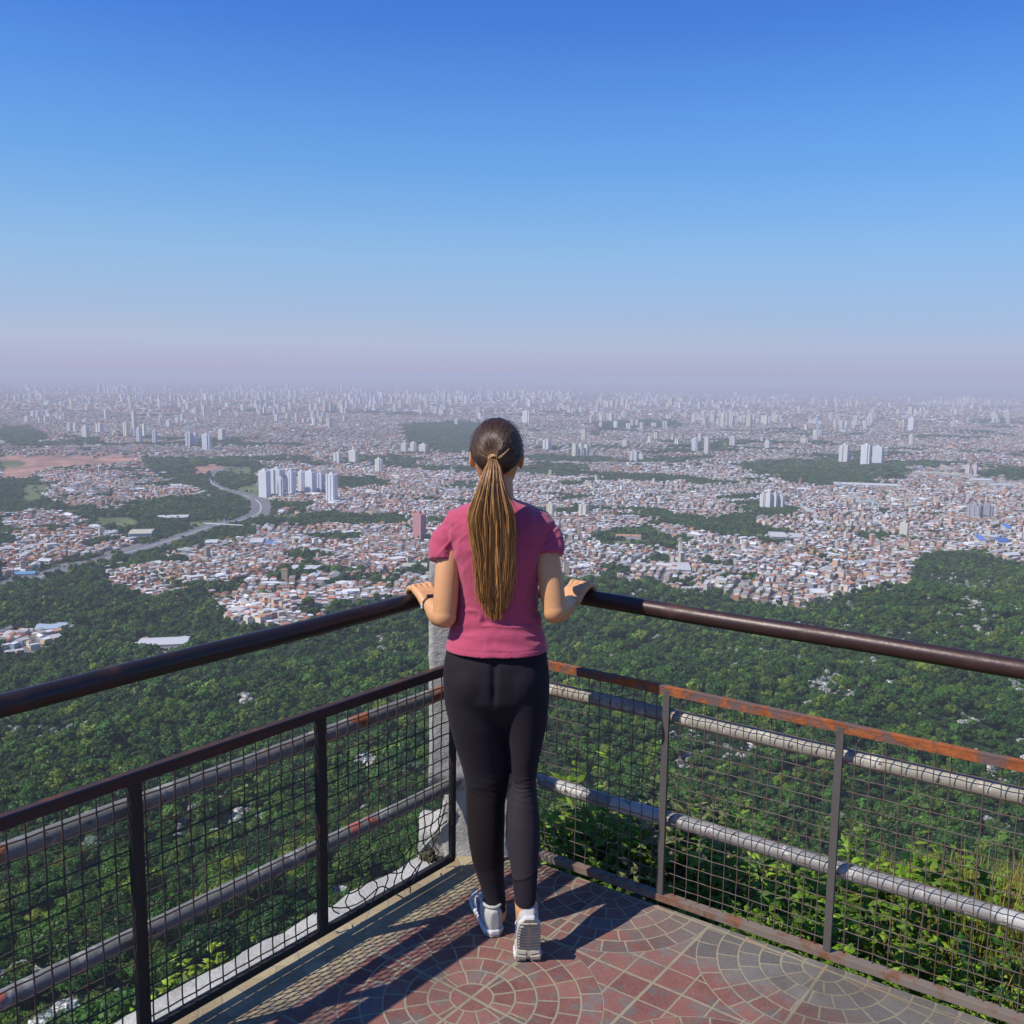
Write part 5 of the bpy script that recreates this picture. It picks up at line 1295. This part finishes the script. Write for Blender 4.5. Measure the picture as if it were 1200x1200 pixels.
# ------------------------------------------------------------------ light, sky, camera
sd = np.array([-.80, -.36, 1.0]); el_ = math.atan2(1, math.hypot(.80, .36)); az_ = math.atan2(sd[0], sd[1])
sun = bpy.data.lights.new('sun', 'SUN'); sun.energy = 5.0; sun.angle = R(.5); sun.color = (1, .955, .88)
so = bpy.data.objects.new('sun', sun); COL.objects.link(so); so.rotation_euler = Vector(sd).to_track_quat('Z', 'Y').to_euler()
w = bpy.data.worlds.new('World'); scene.world = w; w.use_nodes = True; nt = w.node_tree; bg = nt.nodes['Background']
sky = nt.nodes.new('ShaderNodeTexSky'); sky.sky_type = 'NISHITA'; sky.sun_disc = False; sky.sun_elevation = el_; sky.sun_rotation = az_ % (2*math.pi); sky.altitude = 1100; sky.air_density = 1.0; sky.dust_density = .6; sky.ozone_density = 3.0
bg.inputs[1].default_value = .10
tc = nt.nodes.new('ShaderNodeTexCoord'); sp = nt.nodes.new('ShaderNodeSeparateXYZ'); nt.links.new(tc.outputs['Generated'], sp.inputs[0])
z = S(nt, sp.outputs[2])
# deeper blue, then the smog layer that hangs above the horizon
hs = nt.nodes.new('ShaderNodeMix'); hs.data_type = 'RGBA'; hs.blend_type = 'MULTIPLY'; hs.inputs[0].default_value = 1; hs.inputs[7].default_value = (.50, .95, 1.74, 1); nt.links.new(sky.outputs[0], hs.inputs[6])
def ramp_(src, st):
    rp = nt.nodes.new('ShaderNodeValToRGB'); nt.links.new(src, rp.inputs[0]); e = rp.color_ramp.elements
    while len(e) < len(st): e.new(.5)
    for q, (p, v) in zip(e, st): q.position = p; q.color = (*v, 1)
    return rp.outputs[0]
wt = ramp_(z.v, [(0, (1, 1, 1)), (.028, (1, 1, 1)), (.113, (.8, .8, .8)), (.195, (.5, .5, .5)), (.26, (.2, .2, .2)), (.315, (.02, .02, .02)), (.36, (0, 0, 0))])
smog = ramp_(z.v, [(0, (.42, .44, .624)), (.028, (.44, .515, .70)), (.06, (.38, .51, .73)), (.113, (.318, .518, .744)), (.195, (.212, .467, .712))])
side_ = S(nt, sp.outputs[0]).step(-.45, .5)
tn = ramp_(side_.v, [(0, (1.0, .98, .97)), (1, (.955, .965, .985))])
m1 = nt.nodes.new('ShaderNodeMix'); m1.data_type = 'RGBA'; m1.blend_type = 'MULTIPLY'; m1.inputs[0].default_value = 1; nt.links.new(smog, m1.inputs[6]); nt.links.new(tn, m1.inputs[7])
m2 = nt.nodes.new('ShaderNodeMix'); m2.data_type = 'RGBA'; m2.blend_type = 'MULTIPLY'; m2.inputs[0].default_value = 1; nt.links.new(m1.outputs[2], m2.inputs[6]); m2.inputs[7].default_value = (10.3, 10.2, 10, 1)
mx = nt.nodes.new('ShaderNodeMix'); mx.data_type = 'RGBA'; nt.links.new(wt, mx.inputs[0]); nt.links.new(hs.outputs[2], mx.inputs[6]); nt.links.new(m2.outputs[2], mx.inputs[7])
nt.links.new(mx.outputs[2], bg.inputs[0])
cam = bpy.data.cameras.new('camera'); co = bpy.data.objects.new('camera', cam); COL.objects.link(co)
r_ = Vector((1, 0, 0)); f_ = Vector((0, cP, -sP)); u_ = Vector((0, sP, cP)); rt = r_*cR+u_*sR; ut = -r_*sR+u_*cR; bk = -f_
co.matrix_world = Matrix(((rt[0], ut[0], bk[0], 0), (rt[1], ut[1], bk[1], 0), (rt[2], ut[2], bk[2], H), (0, 0, 0, 1)))
cam.sensor_width = 36; cam.lens = F/1200*36; cam.clip_start = .05; cam.clip_end = 120000; scene.camera = co
scene.view_settings.view_transform = 'Standard'; scene.view_settings.look = 'None'; scene.view_settings.exposure = 0; scene.view_settings.gamma = 1
scene.render.resolution_x = scene.render.resolution_y = 1024
cy = scene.cycles; cy.use_denoising = True; cy.denoiser = 'OPENIMAGEDENOISE'; cy.max_bounces = 6; cy.diffuse_bounces = 2; cy.glossy_bounces = 2; cy.transparent_max_bounces = 4; cy.volume_bounces = 1; cy.transmission_bounces = 2
scene.render.threads_mode = 'AUTO'
